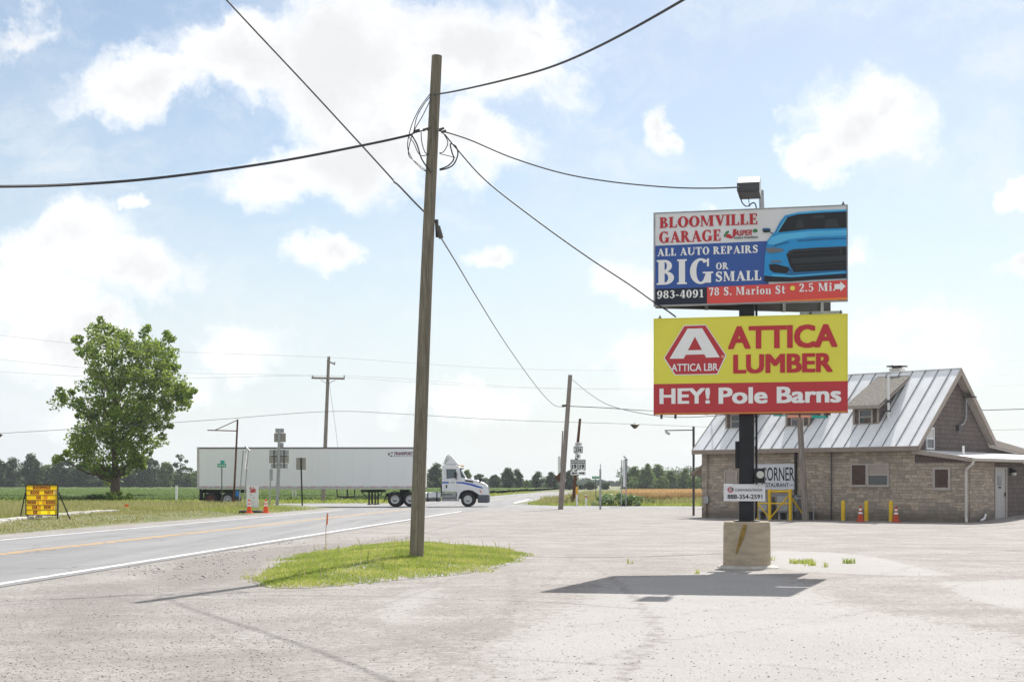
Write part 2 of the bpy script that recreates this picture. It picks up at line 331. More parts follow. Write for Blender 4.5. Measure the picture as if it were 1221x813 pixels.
def big(name, V, Fc, mat, parent=None):
    me = bpy.data.meshes.new(name); V = np.asarray(V, np.float32); Fc = np.asarray(Fc, np.int32); k = Fc.shape[1]
    me.vertices.add(len(V)); me.vertices.foreach_set('co', V.ravel())
    me.loops.add(Fc.size); me.loops.foreach_set('vertex_index', Fc.ravel())
    me.polygons.add(len(Fc)); me.polygons.foreach_set('loop_start', np.arange(0, Fc.size, k, dtype=np.int32))
    me.update(calc_edges=True); me.materials.append(mat)
    o = bpy.data.objects.new(name, me); COL.objects.link(o)
    if parent is not None: o.parent = parent
    return o
def tag(o, label=None, cat=None, group=None, kind=None):
    for k, v in (('label', label), ('category', cat), ('group', group), ('kind', kind)):
        if v: o[k] = v
    return o
def thing(name, label, cat, loc=(0, 0, 0), rz=0, group=None):
    o = bpy.data.objects.new(name, None); COL.objects.link(o); o.empty_display_size = .2
    o.location = loc; o.rotation_euler = (0, 0, rz); return tag(o, label, cat, group)
def copy_tree(o, parent=None):
    c = o.copy(); COL.objects.link(c)
    if parent is not None: c.parent = parent
    for ch in [x for x in bpy.data.objects if x.parent == o]: copy_tree(ch, c)
    return c
def spline(pts, n=8):
    P = [Vector(p) for p in pts]; out = []
    for i in range(len(P)-1):
        a, b_, c_, d = P[max(i-1, 0)], P[i], P[i+1], P[min(i+2, len(P)-1)]
        for j in range(n):
            t = j/n; out.append(.5*((2*b_)+(c_-a)*t+(2*a-5*b_+4*c_-d)*t*t+(3*b_-a-3*c_+d)*t**3))
    return out+[P[-1]]

# ------------------------------------------------------------------ lettering: shapes in a plane, laid on a panel as thin raised letters
def sans_polys(txt, offset=0.0, shear=0.0):
    c = bpy.data.curves.new('lettering', 'FONT'); c.body = txt; c.offset = offset; c.resolution_u = 3; c.shear = shear; c.space_character = 1.0+offset*2
    o = bpy.data.objects.new('lettering', c); COL.objects.link(o)
    dg = bpy.context.evaluated_depsgraph_get(); me = bpy.data.meshes.new_from_object(o.evaluated_get(dg))
    vs = [v.co.xy.copy() for v in me.vertices]; ps = [[vs[i] for i in p.vertices] for p in me.polygons]
    bpy.data.objects.remove(o); bpy.data.curves.remove(c); bpy.data.meshes.remove(me)
    return ps
class Glyph:
    def __init__(s): s.p = []
    def r(s, x0, y0, x1, y1): s.p.append([(x0, y0), (x1, y0), (x1, y1), (x0, y1)]); return s
    def q(s, *pts): s.p.append(list(pts)); return s
    def ring(s, cx, cy, rx, ry, wx, wy, a0=0, a1=360, n=20):
        for i in range(n):
            A, B = R(a0+(a1-a0)*i/n), R(a0+(a1-a0)*(i+1)/n)
            f = lambda w, k: (cx+(rx-k*wx)*math.cos(w), cy+(ry-k*wy)*math.sin(w))
            s.p.append([f(A, 0), f(B, 0), f(B, 1), f(A, 1)])
        return s
    def disc(s, cx, cy, r): s.p.append([(cx+r*math.cos(i*.5236), cy+r*math.sin(i*.5236)) for i in range(12)]); return s
    def st(s, pts):
        P = spline([(a, b, c) for a, b, c in pts], 5); l = []
        for i, p in enumerate(P):
            t = (P[min(i+1, len(P)-1)]-P[max(i-1, 0)]); t.z = 0; t.normalize()
            l.append(((p.x-t.y*p.z/2, p.y+t.x*p.z/2), (p.x+t.y*p.z/2, p.y-t.x*p.z/2)))
        for a, b in zip(l, l[1:]): s.p.append([a[0], b[0], b[1], a[1]])
        return s
    def stem(s, x=.07, w=.24, y0=0, y1=1, top=True, bot=True):
        s.r(x, y0, x+w, y1)
        if bot: s.r(x-.07, y0, x+w+.07, y0+.07)
        if top: s.r(x-.07, y1-.07, x+w+.07, y1)
        return s
G = {}
def gl(ch, adv): g = Glyph(); G[ch] = (g.p, adv); return g
gl(' ', .36)
gl('B', .74).stem().ring(.30, .755, .30, .245, .20, .08, -90, 90).ring(.32, .27, .36, .27, .23, .09, -90, 90).r(.2, .92, .32, 1).r(.2, .46, .33, .54).r(.2, 0, .33, .09)
gl('L', .70).stem().r(.07, 0, .64, .09).r(.54, 0, .64, .3)
gl('O', .88).ring(.43, .5, .42, .52, .25, .09)
gl('M', 1.14).stem(.1, .09).stem(.76, .25).q((.03, 1), (.30, 1), (.60, .12), (.52, 0)).q((.52, 0), (.60, .12), (.80, 1), (.74, 1))
gl('V', .84).q((.05, 1), (.32, 1), (.50, .3), (.44, 0), (.38, 0)).q((.64, 1), (.74, 1), (.48, 0), (.42, .1)).r(0, .93, .40, 1).r(.54, .93, .82, 1)
gl('I', .42).stem()
gl('E', .72).stem().r(.07, .91, .62, 1).r(.53, .73, .62, 1).r(.3, .46, .5, .54).r(.44, .37, .51, .63).r(.07, 0, .65, .09).r(.56, 0, .65, .29)
gl('G', .96).ring(.44, .5, .42, .52, .25, .09, 48, 335).r(.62, .03, .84, .44).r(.52, .40, .92, .47).r(.68, .68, .76, 1)
gl('A', .92).q((.10, 0), (.19, 0), (.46, .88), (.42, 1), (.38, 1)).q((.36, 1), (.50, 1), (.86, 0), (.58, 0), (.34, .82)).r(.22, .27, .62, .35).r(0, 0, .28, .07).r(.52, 0, .92, .07)
gl('R', .90).stem().ring(.31, .74, .33, .26, .22, .08, -90, 90).r(.2, .92, .32, 1).r(.2, .48, .33, .56).q((.30, .5), (.52, .52), (.84, 0), (.56, 0)).r(.54, 0, .92, .07)
gl('P', .74).stem().ring(.32, .72, .34, .28, .23, .08, -90, 90).r(.2, .92, .33, 1).r(.2, .44, .33, .52)
gl('U', .94).stem(.07, .24, .34, 1, True, False).stem(.74, .09, .34, 1, True, False).ring(.45, .36, .38, .38, .22, .10, 180, 360)
gl('T', .82).stem(.28, .24, 0, .95, False).r(.02, .9, .78, 1).r(.02, .7, .10, 1).r(.70, .7, .78, 1)
gl('S', .70).st([(.56, .78, .1), (.46, .93, .12), (.30, .95, .13), (.17, .84, .18), (.18, .66, .23), (.34, .53, .26), (.50, .40, .24), (.53, .2, .2), (.42, .06, .13), (.26, .05, .12), (.11, .2, .1)]).r(.53, .70, .60, 1).r(.06, 0, .13, .3)
gl('9', .66).ring(.32, .66, .30, .35, .20, .08).st([(.53, .62, .18), (.50, .32, .18), (.34, .07, .14), (.16, .07, .13), (.12, .2, .14)])
gl('8', .66).ring(.32, .75, .27, .26, .18, .08).ring(.32, .27, .31, .28, .21, .08)
gl('3', .62).st([(.12, .80, .14), (.25, .95, .1), (.42, .88, .18), (.45, .72, .2), (.36, .56, .1), (.25, .53, .08)]).st([(.28, .53, .1), (.45, .42, .2), (.48, .25, .21), (.38, .07, .12), (.2, .05, .1), (.09, .2, .15)])
gl('4', .68).r(.34, 0, .54, 1).q((.02, .25), (.12, .25), (.42, 1), (.34, 1)).r(.02, .22, .64, .32).r(.26, 0, .62, .07)
gl('0', .66).ring(.32, .5, .30, .52, .20, .08)
gl('1', .56).r(.2, 0, .4, 1).r(.08, 0, .52, .07).q((.22, 1), (.22, .84), (.06, .8), (.06, .86))
gl('7', .60).r(.05, .84, .56, 1).q((.42, .9), (.56, .9), (.36, 0), (.14, 0)).r(.05, .68, .11, 1)
gl('2', .62).st([(.12, .72, .17), (.16, .92, .12), (.34, .95, .11), (.47, .78, .2), (.40, .52, .17), (.22, .25, .12), (.08, .06, .1)]).r(.05, 0, .56, .14).r(.5, 0, .56, .27)
gl('5', .62).r(.1, .85, .52, 1).r(.1, .5, .17, 1).st([(.12, .55, .08), (.3, .61, .1), (.46, .48, .18), (.48, .28, .2), (.38, .07, .12), (.2, .05, .1), (.09, .2, .15)])
gl('.', .28).disc(.13, .1, .11); gl('-', .42).r(.05, .3, .37, .43)
gl('a', .62).r(.32, .03, .50, .5).r(.32, 0, .60, .07).ring(.27, .2, .24, .21, .17, .06).st([(.1, .5, .14), (.2, .64, .08), (.35, .62, .12), (.42, .45, .17)])
gl('r', .56).stem(.08, .19, 0, .67, False).r(.02, .60, .2, .67).st([(.26, .42, .08), (.35, .60, .12), (.50, .58, .19)])
gl('i', .36).stem(.08, .19, 0, .67, False).r(.02, .60, .2, .67).disc(.18, .87, .12)
gl('o', .64).ring(.31, .33, .30, .36, .20, .07)
gl('n', .70).stem(.08, .19, 0, .67, False).r(.02, .60, .2, .67).r(.44, 0, .63, .42).r(.37, 0, .69, .07).ring(.44, .42, .19, .26, .18, .1, 0, 120)
gl('t', .48).r(.12, .1, .31, .95).r(.01, .58, .46, .66).st([(.22, .2, .19), (.26, .07, .13), (.36, .06, .1), (.46, .15, .06)])
def serif_polys(txt, track=.03):
    out = []; x = 0
    for ch in txt:
        ps, adv = G[ch]; out += [[Vector((a+x, b_)) for a, b_ in p] for p in ps]; x += adv+track
    return out
def fit(polys, x0, x1, y0, y1):
    xs = [p[0] for q in polys for p in q]; ys = [p[1] for q in polys for p in q]
    ax, bx, ay, by = min(xs), max(xs), min(ys), max(ys)
    return [[((p[0]-ax)/(bx-ax)*(x1-x0)+x0, (p[1]-ay)/(by-ay)*(y1-y0)+y0) for p in q] for q in polys]
def bold(txt, e=.03, shear=0.0):
    ps = sans_polys(txt, 0, shear); out = []
    for i in range(9):
        dx, dy = ((i % 3)-1)*e, ((i//3)-1)*e*.62
        out += [[(p[0]+dx, p[1]+dy) for p in q] for q in ps]
    return out
def lay(polys, mapf, depth0, name, mat, parent):
    """polygons (in panel units) -> one mesh of vinyl shapes; mapf(x, y, d) gives a point d metres proud of the panel"""
    mb = MB(); k = max(len(polys), 1)
    for i, p in enumerate(polys):
        d = depth0+.003*i/k; n = len(p)
        mb.add([mapf(q[0], q[1], d) for q in p], [tuple(range(n))])
    return mb.build(name, mat, parent, fix=False)
# ------------------------------------------------------------------ ground, roads, lot
DIR = .0864                                              # the highway drifts this much sideways per metre ahead
def hw(k, Y): return DIR*Y-k                              # x of a line k metres left of the camera's own track
def sheet(name, pts, z, mat, kind='structure'):
    mb = MB(); mb.add([(p[0], p[1], z) for p in pts], [tuple(range(len(pts)))])
    o = mb.build(name, mat, fix=False)
    if o.data.polygons[0].normal.z < 0: o.data.flip_normals()
    return tag(o, kind=kind)
GS = 1150
sheet('ground', [(-GS, -200), (GS, -200), (GS, 1100), (-GS, 1100)], 0, M['soil'])
SK = -.20                                                 # the cross road's slant
def cr(X, off): return 101.5+SK*(X+8)+off
sheet('road', [(hw(9.8, -60), -60), (hw(9.8, 285), 285), (hw(18.6, 285), 285), (hw(18.6, -60), -60)], .012, M['road'])
sheet('cross_road', [(-420, cr(-420, -5)), (160, cr(160, -5)), (160, cr(160, 5)), (-420, cr(-420, 5))], .008, M['crossroad'])
# flared corners of the junction
sheet('junction_corner', [(hw(9.9, 70), 70), (hw(9.9, 114), 114), (2.2, 107), (9, cr(9, 5)), (9, cr(9, -5)), (-.5, 90), (-2.6, 84)], .006, M['crossroad'])
sheet('junction_corner', [(hw(18.5, 80), 80), (hw(18.5, 126), 126), (-16, 120), (-24, cr(-24, 5)), (-24, cr(-24, -5)), (-17.5, cr(-17, -5)-2), (-13.6, 88)], .005, M['crossroad'])
def strip(name, k0, k1, y0, y1, mat):
    return sheet(name, [(hw(k0, y0), y0), (hw(k1, y0), y0), (hw(k1, y1), y1), (hw(k0, y1), y1)], .016, mat)
strip('white_edge_line', 10.02, 10.2, -40, 83, M['white_paint'])
strip('white_edge_line', 17.95, 18.12, -40, 88, M['white_paint'])
strip('white_edge_line', 10.02, 10.2, 122, 280, M['white_paint'])
strip('white_edge_line', 17.95, 18.12, 128, 280, M['white_paint'])
strip('yellow_centre_line', 14.22, 14.33, -40, 91, M['yellow_paint'])
strip('yellow_centre_line', 14.45, 14.56, -40, 91, M['yellow_paint'])
strip('yellow_centre_line', 14.28, 14.42, 118, 280, M['yellow_paint'])
# white line sweeping round the far corner
def ribbon(name, pts, w, z, mat):
    P = spline([(p[0], p[1], z) for p in pts], 8); mb = MB(); vs = []; 
    for i, p in enumerate(P):
        t = (P[min(i+1, len(P)-1)]-P[max(i-1, 0)]).normalized(); n = Vector((-t.y, t.x, 0))
        ww = w*(.6+.8*mnoise.noise(p*1.7+Vector((3, 1, 0)))) if w < 0 else w
        vs += [p+n*abs(ww)/2, p-n*abs(ww)/2]
    mb.add(vs, [(2*i, 2*i+1, 2*i+3, 2*i+2) for i in range(len(P)-1)])
    o = mb.build(name, mat, fix=False)
    if o.data.polygons[0].normal.z < 0: o.data.flip_normals()
    return tag(o, kind='structure')
ribbon('white_edge_line', [gp(632, 595), gp(622, 597.3), gp(613, 599.6)], .3, .02, M['white_paint'])
ribbon('white_edge_line', [gp(613, 599.6), gp(618, 600.3), gp(624, 600.8)], .18, .021, M['white_paint'])
# gravel shoulder on the far side of the highway
def wob(k, Y, a, f, sd): return k+a*mnoise.noise(Vector((Y*f, sd, 0)))+a*.5*mnoise.noise(Vector((Y*f*3.1, sd+5, 0)))
ys = np.linspace(10, 93, 120)
mb = MB(); mb.add([(hw(18.4, y), y, .009) for y in ys]+[(hw(wob(20.3, y, .8, .12, 1), y), y, .009) for y in ys], [(i, i+1, 120+i+1, 120+i) for i in range(119)])
o = mb.build('gravel_shoulder', M['lot'], fix=False); tag(o, kind='structure')
if o.data.polygons[0].normal.z < 0: o.data.flip_normals()

# the lot: a fine grid (finer near the camera) with patch attributes
def inpoly(x, y, P):
    x = np.asarray(x); y = np.asarray(y); c = np.zeros(x.shape, bool); n = len(P)
    for i in range(n):
        x0, y0 = P[i][0], P[i][1]; x1, y1 = P[(i+1) % n][0], P[(i+1) % n][1]
        if y0 == y1: continue
        c ^= ((y0 > y) != (y1 > y)) & (x < (x1-x0)*(y-y0)/(y1-y0)+x0)
    return c
def pdist(x, y, P):
    d = np.full(np.asarray(x).shape, 1e9); n = len(P)
    for i in range(n):
        ax, ay = P[i][0], P[i][1]; bx, by = P[(i+1) % n][0], P[(i+1) % n][1]
        t = np.clip(((x-ax)*(bx-ax)+(y-ay)*(by-ay))/((bx-ax)**2+(by-ay)**2+1e-9), 0, 1)
        d = np.minimum(d, np.hypot(x-ax-t*(bx-ax), y-ay-t*(by-ay)))
    return d
def soft(x, y, pix, w):
    P = [gp(a, b) for a, b in pix]; d = pdist(x, y, P); return np.clip(.5+np.where(inpoly(x, y, P), d, -d)/(2*w), 0, 1)
yr = np.concatenate([np.linspace(-12, 8, 12), 1/np.linspace(1/8.2, 1/60, 190), np.linspace(61, 96, 40)])
ncol = 300; gx = []; gy = []
for y in yr:
    w = 8+abs(y)*.62
    x0 = hw(9.9, y); xs = x0+(np.linspace(0, 1, ncol)**1.25)*(max(w, 10)+18-x0)
    gx.append(xs); gy.append(np.full(ncol, y))
gx = np.concatenate(gx); gy = np.concatenate(gy)
lim = 101.5+SK*(gx+8)-5.2
gy = np.minimum(gy, lim)
ramp = np.clip((gx-19.3)/3, 0, 1)*np.clip((gy-57)/4, 0, 1)*.22*np.clip((75-gy)/6, 0, 1)
pale = np.maximum.reduce([
    soft(gx, gy, [(918, 656), (985, 658), (1045, 664), (1140, 686), (1060, 686), (950, 681), (918, 674)], .35),
    soft(gx, gy, [(1115, 694), (1235, 690), (1235, 730), (1160, 716)], .4),
    soft(gx, gy, [(440, 745), (432, 722), (470, 702), (540, 697), (550, 712), (515, 730), (500, 745)], .45)*.62,
    soft(gx, gy, [(570, 775), (590, 755), (650, 735), (720, 690), (860, 680), (960, 690), (1010, 720), (1240, 760), (1240, 860), (560, 860)], .7)*.82])
P2 = lambda *a: soft(gx, gy, list(a[0]), a[1])
dark = np.maximum.reduce([
    P2([(250, 672), (300, 658), (345, 652), (420, 648), (470, 640), (475, 644), (425, 655), (360, 661), (315, 668), (290, 680)], .35)*1.1,
    P2([(170, 690), (230, 664), (330, 652), (420, 645), (420, 656), (330, 668), (300, 690), (200, 706)], .6)*.9,
    P2([(0, 705), (130, 690), (230, 690), (220, 740), (60, 790), (0, 800)], .9)*.62,
    P2([(480, 636), (560, 625), (700, 622), (760, 630), (620, 640), (500, 646)], .8)*.45,
    P2([(950, 622), (1080, 626), (1221, 622), (1221, 632), (1040, 636), (950, 630)], .5)*.4])
def track(pix, off, w, amp):
    P = spline([tuple(gp(a, b_)) for a, b_ in pix], 10); Q = []
    for i, p in enumerate(P):
        t = (P[min(i+1, len(P)-1)]-P[max(i-1, 0)]).normalized(); Q.append((p.x-t.y*off, p.y+t.x*off))
    d = np.full(gx.shape, 9e9)
    for (ax, ay), (bx, by) in zip(Q, Q[1:]):
        t = np.clip(((gx-ax)*(bx-ax)+(gy-ay)*(by-ay))/((bx-ax)**2+(by-ay)**2+1e-9), 0, 1); d = np.minimum(d, np.hypot(gx-ax-t*(bx-ax), gy-ay-t*(by-ay)))
    return amp*np.clip(1-(d/w)**2, 0, 1)
TRK = [([(540, 634), (640, 668), (690, 730), (640, 790), (540, 850)], .56), ([(700, 626), (660, 645), (600, 690), (430, 760), (200, 800), (-40, 806)], .50), ([(1240, 650), (1060, 700), (900, 735), (700, 760), (480, 820)], .46), ([(300, 690), (330, 730), (420, 780), (560, 845)], .5), ([(1240, 640), (1100, 645), (950, 637), (760, 633), (560, 628)], .5)]
dark = np.maximum.reduce([dark]+[track(p_, o_, .22, a_) for p_, a_ in TRK for o_ in (-.85, .85)])
nr = len(yr); idx = np.arange(nr*ncol).reshape(nr, ncol)
Fc = np.stack([idx[:-1, :-1], idx[:-1, 1:], idx[1:, 1:], idx[1:, :-1]], -1).reshape(-1, 4)
lot = big('parking_lot', np.stack([gx, gy, .003+ramp], -1), Fc, M['lot']); tag(lot, kind='structure')
for nme, arr in (('pale', pale), ('dark', dark)):
    a = lot.data.attributes.new(nme, 'FLOAT', 'POINT'); a.data.foreach_set('value', arr.astype(np.float32))
lot.data.polygons.foreach_set('use_smooth', [True]*len(lot.data.polygons))
for pts, w in (([(620, 663), (680, 664.5), (760, 664), (860, 660)], -.13), ([(1090, 663), (1150, 660), (1225, 656)], -.05), ([(1000, 626.5), (1100, 629.5), (1160, 628), (1225, 624)], -.12),
               ([(1100, 652), (1160, 656), (1225, 655.5)], -.06), ([(640, 622), (720, 625), (790, 623)], -.12),
               ([(920, 640), (1000, 638), (1090, 642)], -.08), ([(610, 786), (760, 794), (900, 792), (1010, 802)], -.012)):
    ribbon('pavement_crack', [gp(a, b) for a, b in pts], w, .008, M['crack'])

# grass bump round the near pole
ISL = [(296, 688), (303, 699), (330, 702), (365, 702), (405, 699), (452, 694), (500, 690), (545, 686), (588, 679), (620, 670), (628, 661), (606, 655), (560, 651), (510, 647), (455, 648), (400, 655), (352, 661), (318, 670), (302, 679)]
IP = [gp(a, b) for a, b in ISL]
def island_h(x, y):
    d = pdist(x, y, IP); return np.where(inpoly(x, y, IP), (.006+.24*np.clip(d/3.2, 0, 1)**1.2), -.03)
xs, ys2 = np.meshgrid(np.linspace(-6, 1.4, 110), np.linspace(20, 40.5, 150)); hh = island_h(xs, ys2)
idx = np.arange(xs.size).reshape(xs.shape); Fc = np.stack([idx[:-1, :-1], idx[:-1, 1:], idx[1:, 1:], idx[1:, :-1]], -1).reshape(-1, 4)
ok = (hh.ravel()[Fc] > -.02).all(1)
isl = big('grass_mound', np.stack([xs.ravel(), ys2.ravel(), hh.ravel()], -1), Fc[ok], M['lot']); tag(isl, kind='structure')
isl.data.polygons.foreach_set('use_smooth', [True]*len(isl.data.polygons))

def blades(name, X, Y, Z, hmin, hmax, w, mat, lean=.5, tri=True):
    n = len(X); a = rng.uniform(0, 2*np.pi, n); h = rng.uniform(hmin, hmax, n)
    ln = rng.uniform(.1, lean, n)*h; la = rng.uniform(0, 2*np.pi, n); ww = w*rng.uniform(.6, 1.3, n)
    dx, dy = np.cos(a)*ww/2, np.sin(a)*ww/2
    mx, my = X+np.cos(la)*ln*.35, Y+np.sin(la)*ln*.35; tx, ty = X+np.cos(la)*ln, Y+np.sin(la)*ln
    V = np.stack([np.stack([X-dx, Y-dy, Z-.02], -1), np.stack([X+dx, Y+dy, Z-.02], -1),
                  np.stack([mx+dx*.8, my+dy*.8, Z+h*.6], -1), np.stack([mx-dx*.8, my-dy*.8, Z+h*.6], -1),
                  np.stack([tx, ty, Z+h], -1)], 1).reshape(-1, 3)
    o = np.arange(n)[:, None]*5
    T = np.concatenate([o+np.array([[0, 1, 2]]), o+np.array([[0, 2, 3]]), o+np.array([[3, 2, 4]])], 0)
    return tag(big(name, V, T, mat), kind='stuff')
n = 240000; x = rng.uniform(-6.4, 1.4, n); y = rng.uniform(20, 41, n); d = np.where(inpoly(x, y, IP), 1, -1)*pdist(x, y, IP); d = d+np.array([.38*mnoise.noise(Vector((a*1.6, b_*.9, 8)))+.22*mnoise.noise(Vector((a*4.5, b_*2.5, 1))) for a, b_ in zip(x, y)])+.08
pat = np.array([mnoise.noise(Vector((a*.9, b_*.5, 3))) for a, b_ in zip(x, y)])
k = (d > 0) & (rng.uniform(0, 1, n) < np.clip(d/.7+.03-.35*np.clip((-3.9-x)/.9, 0, 1), .03, 1)*(.8+1.0*pat).clip(.12, 1)); x, y = x[k], y[k]
blades('mound_grass', x, y, np.maximum(island_h(x, y), .004), .02, .065, .016, M['lawn'], 1.3)
# taller seed heads
x0_, y0_ = x, y; k = rng.uniform(0, 1, len(x)) < .0025; blades('tall_grass', x[k], y[k], island_h(x[k], y[k]), .15, .30, .02, M['verge'], .7)

# far verge between the highway and the cross road: raised a little, tall dry grass
def verge_h(x, y):
    k = DIR*y-x; far = 101.5+SK*(x+8)-5.6-y
    return .22*np.clip((k-20.2)/2.5, 0, 1)*np.clip(far/2.0, 0, 1)*np.clip((y-5)/10, 0, 1)
ky = np.linspace(8, 112, 90); kk = np.concatenate([np.linspace(20.0, 24, 14), np.linspace(24.6, 90, 36)])
VV = []; 
for y in ky:
    for k_ in kk:
        xx = hw(wob(k_, y, .8 if k_ < 24 else 0, .12, 1), y); lim_ = 101.5+SK*(xx+8)-5.3; yy = min(y, lim_); VV.append((xx, yy, .006+verge_h(np.array(xx), np.array(yy))))
idx = np.arange(len(VV)).reshape(len(ky), len(kk)); Fc = np.stack([idx[:-1, :-1], idx[:-1, 1:], idx[1:, 1:], idx[1:, :-1]], -1).reshape(-1, 4)
vg = big('grass_verge', VV, Fc, M['soil']); tag(vg, kind='structure')
def pxscatter(n, x0, x1, y0, y1):
    px = rng.uniform(x0, x1, n); py = rng.uniform(y0, y1, n); Y = H*F/(py-HY); return (px-CX)/F*Y, Y
x, y = pxscatter(270000, -60, 400, 597.5, 646); xb_, yb_ = pxscatter(60000, -330, -60, 597.5, 660); x = np.concatenate([x, xb_]); y = np.concatenate([y, yb_])
k = DIR*y-x; lim_ = 101.5+SK*(x+8)-5.8; nz = np.array([mnoise.noise(Vector((a*.25, b_*.12, 0))) for a, b_ in zip(x, y)])
okk = (k > 20.2+.9*nz) & (y < lim_) & (rng.uniform(0, 1, len(x)) < np.clip((k-20)/2+.25, 0, 1)*(.8+.7*nz).clip(.2, 1)) & ~((x > -16) & (y > 90))
x, y, k, nz = x[okk], y[okk], k[okk], nz[okk]
tall = (rng.uniform(0, 1, len(x)) < .5+.9*nz) & (k > 22.5)
kk_ = 22.8+(y-51.2)*.154
kerbside = (k < kk_+.35) & (y < 74); tall &= ~kerbside
sh = kerbside & (rng.uniform(0, 1, len(x)) < .5)
blades('verge_short_grass', x[sh], y[sh], verge_h(x[sh], y[sh]), .03, .09, .035, M['verge'], .9)
low_ = ~tall & ~kerbside
blades('verge_grass', x[low_], y[low_], verge_h(x[low_], y[low_]), .06, .2, .035, M['verge_green'], .8)
blades('verge_tall_grass', x[tall], y[tall], verge_h(x[tall], y[tall]), .16, .38, .03, M['verge'], .7)

# broken concrete kerb in the verge
kb = MB(); a = [(-30, 634.5), (0, 630), (30, 626), (60, 622.3), (90, 619.3), (118, 616.6), (137, 615.4)]
Pk = spline([gp(*q) for q in a], 6)
for i in range(len(Pk)-1):
    p, q = Pk[i], Pk[i+1]; t = (q-p); g = .04*random.random()
    ang = math.atan2(t.y, t.x); kb.box(((p.x+q.x)/2, (p.y+q.y)/2, .20+random.uniform(-.03, .02)), (t.length*(1-g), .42+random.uniform(-.06, .06), .30), Matrix.Rotation(ang, 3, 'Z') @ Matrix.Rotation(random.uniform(-.04, .04), 3, 'X'))
o = kb.build('concrete_kerb', M['old_concrete'], bevel=.03); tag(o, kind='structure')

# crop field on the left, wheat field on the right, far grass
def canopy(name, x0, x1, y0, y1, nx, ny, z, amp, mat, fx=None, freq=.8):
    Yy = 1/np.linspace(1/y0, 1/y1, ny); V = []
    for j, y in enumerate(Yy):
        a, b_ = (x0, x1) if fx is None else fx(y)
        for i in range(nx):
            xq = a+(b_-a)*i/(nx-1); V.append((xq, y, z+amp*mnoise.noise(Vector((xq*freq, y*freq*.6, 0)))+amp*.6*mnoise.noise(Vector((xq*.13, y*.07, 4)))))
    base = len(V)
    a, b_ = (x0, x1) if fx is None else fx(y0)
    for i in range(nx): V.append((a+(b_-a)*i/(nx-1), y0, 0))
    idx = np.arange(nx*ny).reshape(ny, nx); Fc = np.stack([idx[:-1, :-1], idx[:-1, 1:], idx[1:, 1:], idx[1:, :-1]], -1).reshape(-1, 4)
    fr = np.array([(base+i, base+i+1, i+1, i) for i in range(nx-1)])
    o = big(name, V, np.concatenate([Fc, fr]), mat); o.data.polygons.foreach_set('use_smooth', [True]*len(o.data.polygons)); return o
def cropedge(X): return 101.5+SK*(X+8)+12
fld = canopy('crop_field', -330, 0, 134, 640, 260, 90, .55, .10, M['crop_top'], lambda y: (-.42*y-60, hw(22.5, y)), .5); tag(fld, kind='stuff')
x, y = pxscatter(90000, -40, 640, 580.5, 597); y = y+0
okk = (x < hw(23, y)) & (y > 128) & (y < 420); x, y = x[okk], y[okk]
z0 = np.where(y > 135, .5, .0)
blades('crop_leaves', x, y, z0, .10, .22, .22, M['crop'], 1.2)
x, y = rng.uniform(-70, -16, 26000), rng.uniform(127, 134.6, 26000); okk = x < hw(22.6, y)
blades('crop_front_leaves', x[okk], y[okk], rng.uniform(0, .35, okk.sum()), .12, .28, .16, M['crop'], 1.2)
x, y = pxscatter(60000, -40, 700, 583, 600); okk = (x < hw(18.8, y)) & (y > cropedge(x)-6.3) & (y < 300) & (x > hw(24, y)-200) & ((y < 130) | (x > hw(23, y)))
blades('roadside_grass', x[okk], y[okk], np.zeros(okk.sum()), .08, .35, .10, M['lawn'], .9)
# right of the far road: grass patch, wheat
RP = [gp(629, 601.6), gp(650, 596.5), gp(690, 588.8), gp(716, 585.6), (22, 200), (70, 200), (70, 96), (14, cr(14, 5.6)), (6, cr(6, 5.6)), (3.2, 104)]
x, y = pxscatter(75000, 625, 850, 584, 606.5); okk = inpoly(x, y, RP); x, y = x[okk], y[okk]
nz = np.array([mnoise.noise(Vector((a*.3, b_*.12, 7))) for a, b_ in zip(x, y)])
t = (rng.uniform(0, 1, len(x)) < .35+1.1*nz) & (y > 106)
blades('corner_grass', x[~t], y[~t], np.zeros((~t).sum()), .08, .25, .06, M['lawn'], .9)
blades('corner_tall_grass', x[t], y[t], np.zeros(t.sum()), .25, .65, .05, M['verge'], .6)
whe = lambda y: (max(9.2, .093*y-2.2), 110)
wt = canopy('wheat_field', 0, 0, 124, 172, 200, 40, .84, .05, M['wheat_top'], whe, 1.5); tag(wt, kind='stuff')
x, y = rng.uniform(9, 60, 60000), 122.8+48*rng.uniform(0, 1, 60000)**3; okk = x > .093*y-2.0
x, y = x[okk], y[okk]; blades('wheat_stalks', x, y, np.where(y > 124.2, .55, 0), .38, .62, .05, M['wheat'], .35)
x, y = rng.uniform(9, 60, 30000), rng.uniform(122.6, 124.1, 30000); okk = x > 9.5
blades('wheat_front_stalks', x[okk], y[okk], np.zeros(okk.sum()), .7, .95, .04, M['wheat'], .25)
# thin weedy strip at the edge of the lot
x, y = pxscatter(15000, 612, 790, 607, 611); nz = np.array([mnoise.noise(Vector((a*.8, b_*.3, 9))) for a, b_ in zip(x, y)])
ed = cr(x, -5.2); okk = (np.abs(y-(ed-1.2)) < 1.0) & (x > 1.2) & (x < 9.5) & (nz > -.15); blades('lot_edge_grass', x[okk], y[okk], np.full(okk.sum(), .0), .04, .16, .06, M['lawn'], .9)
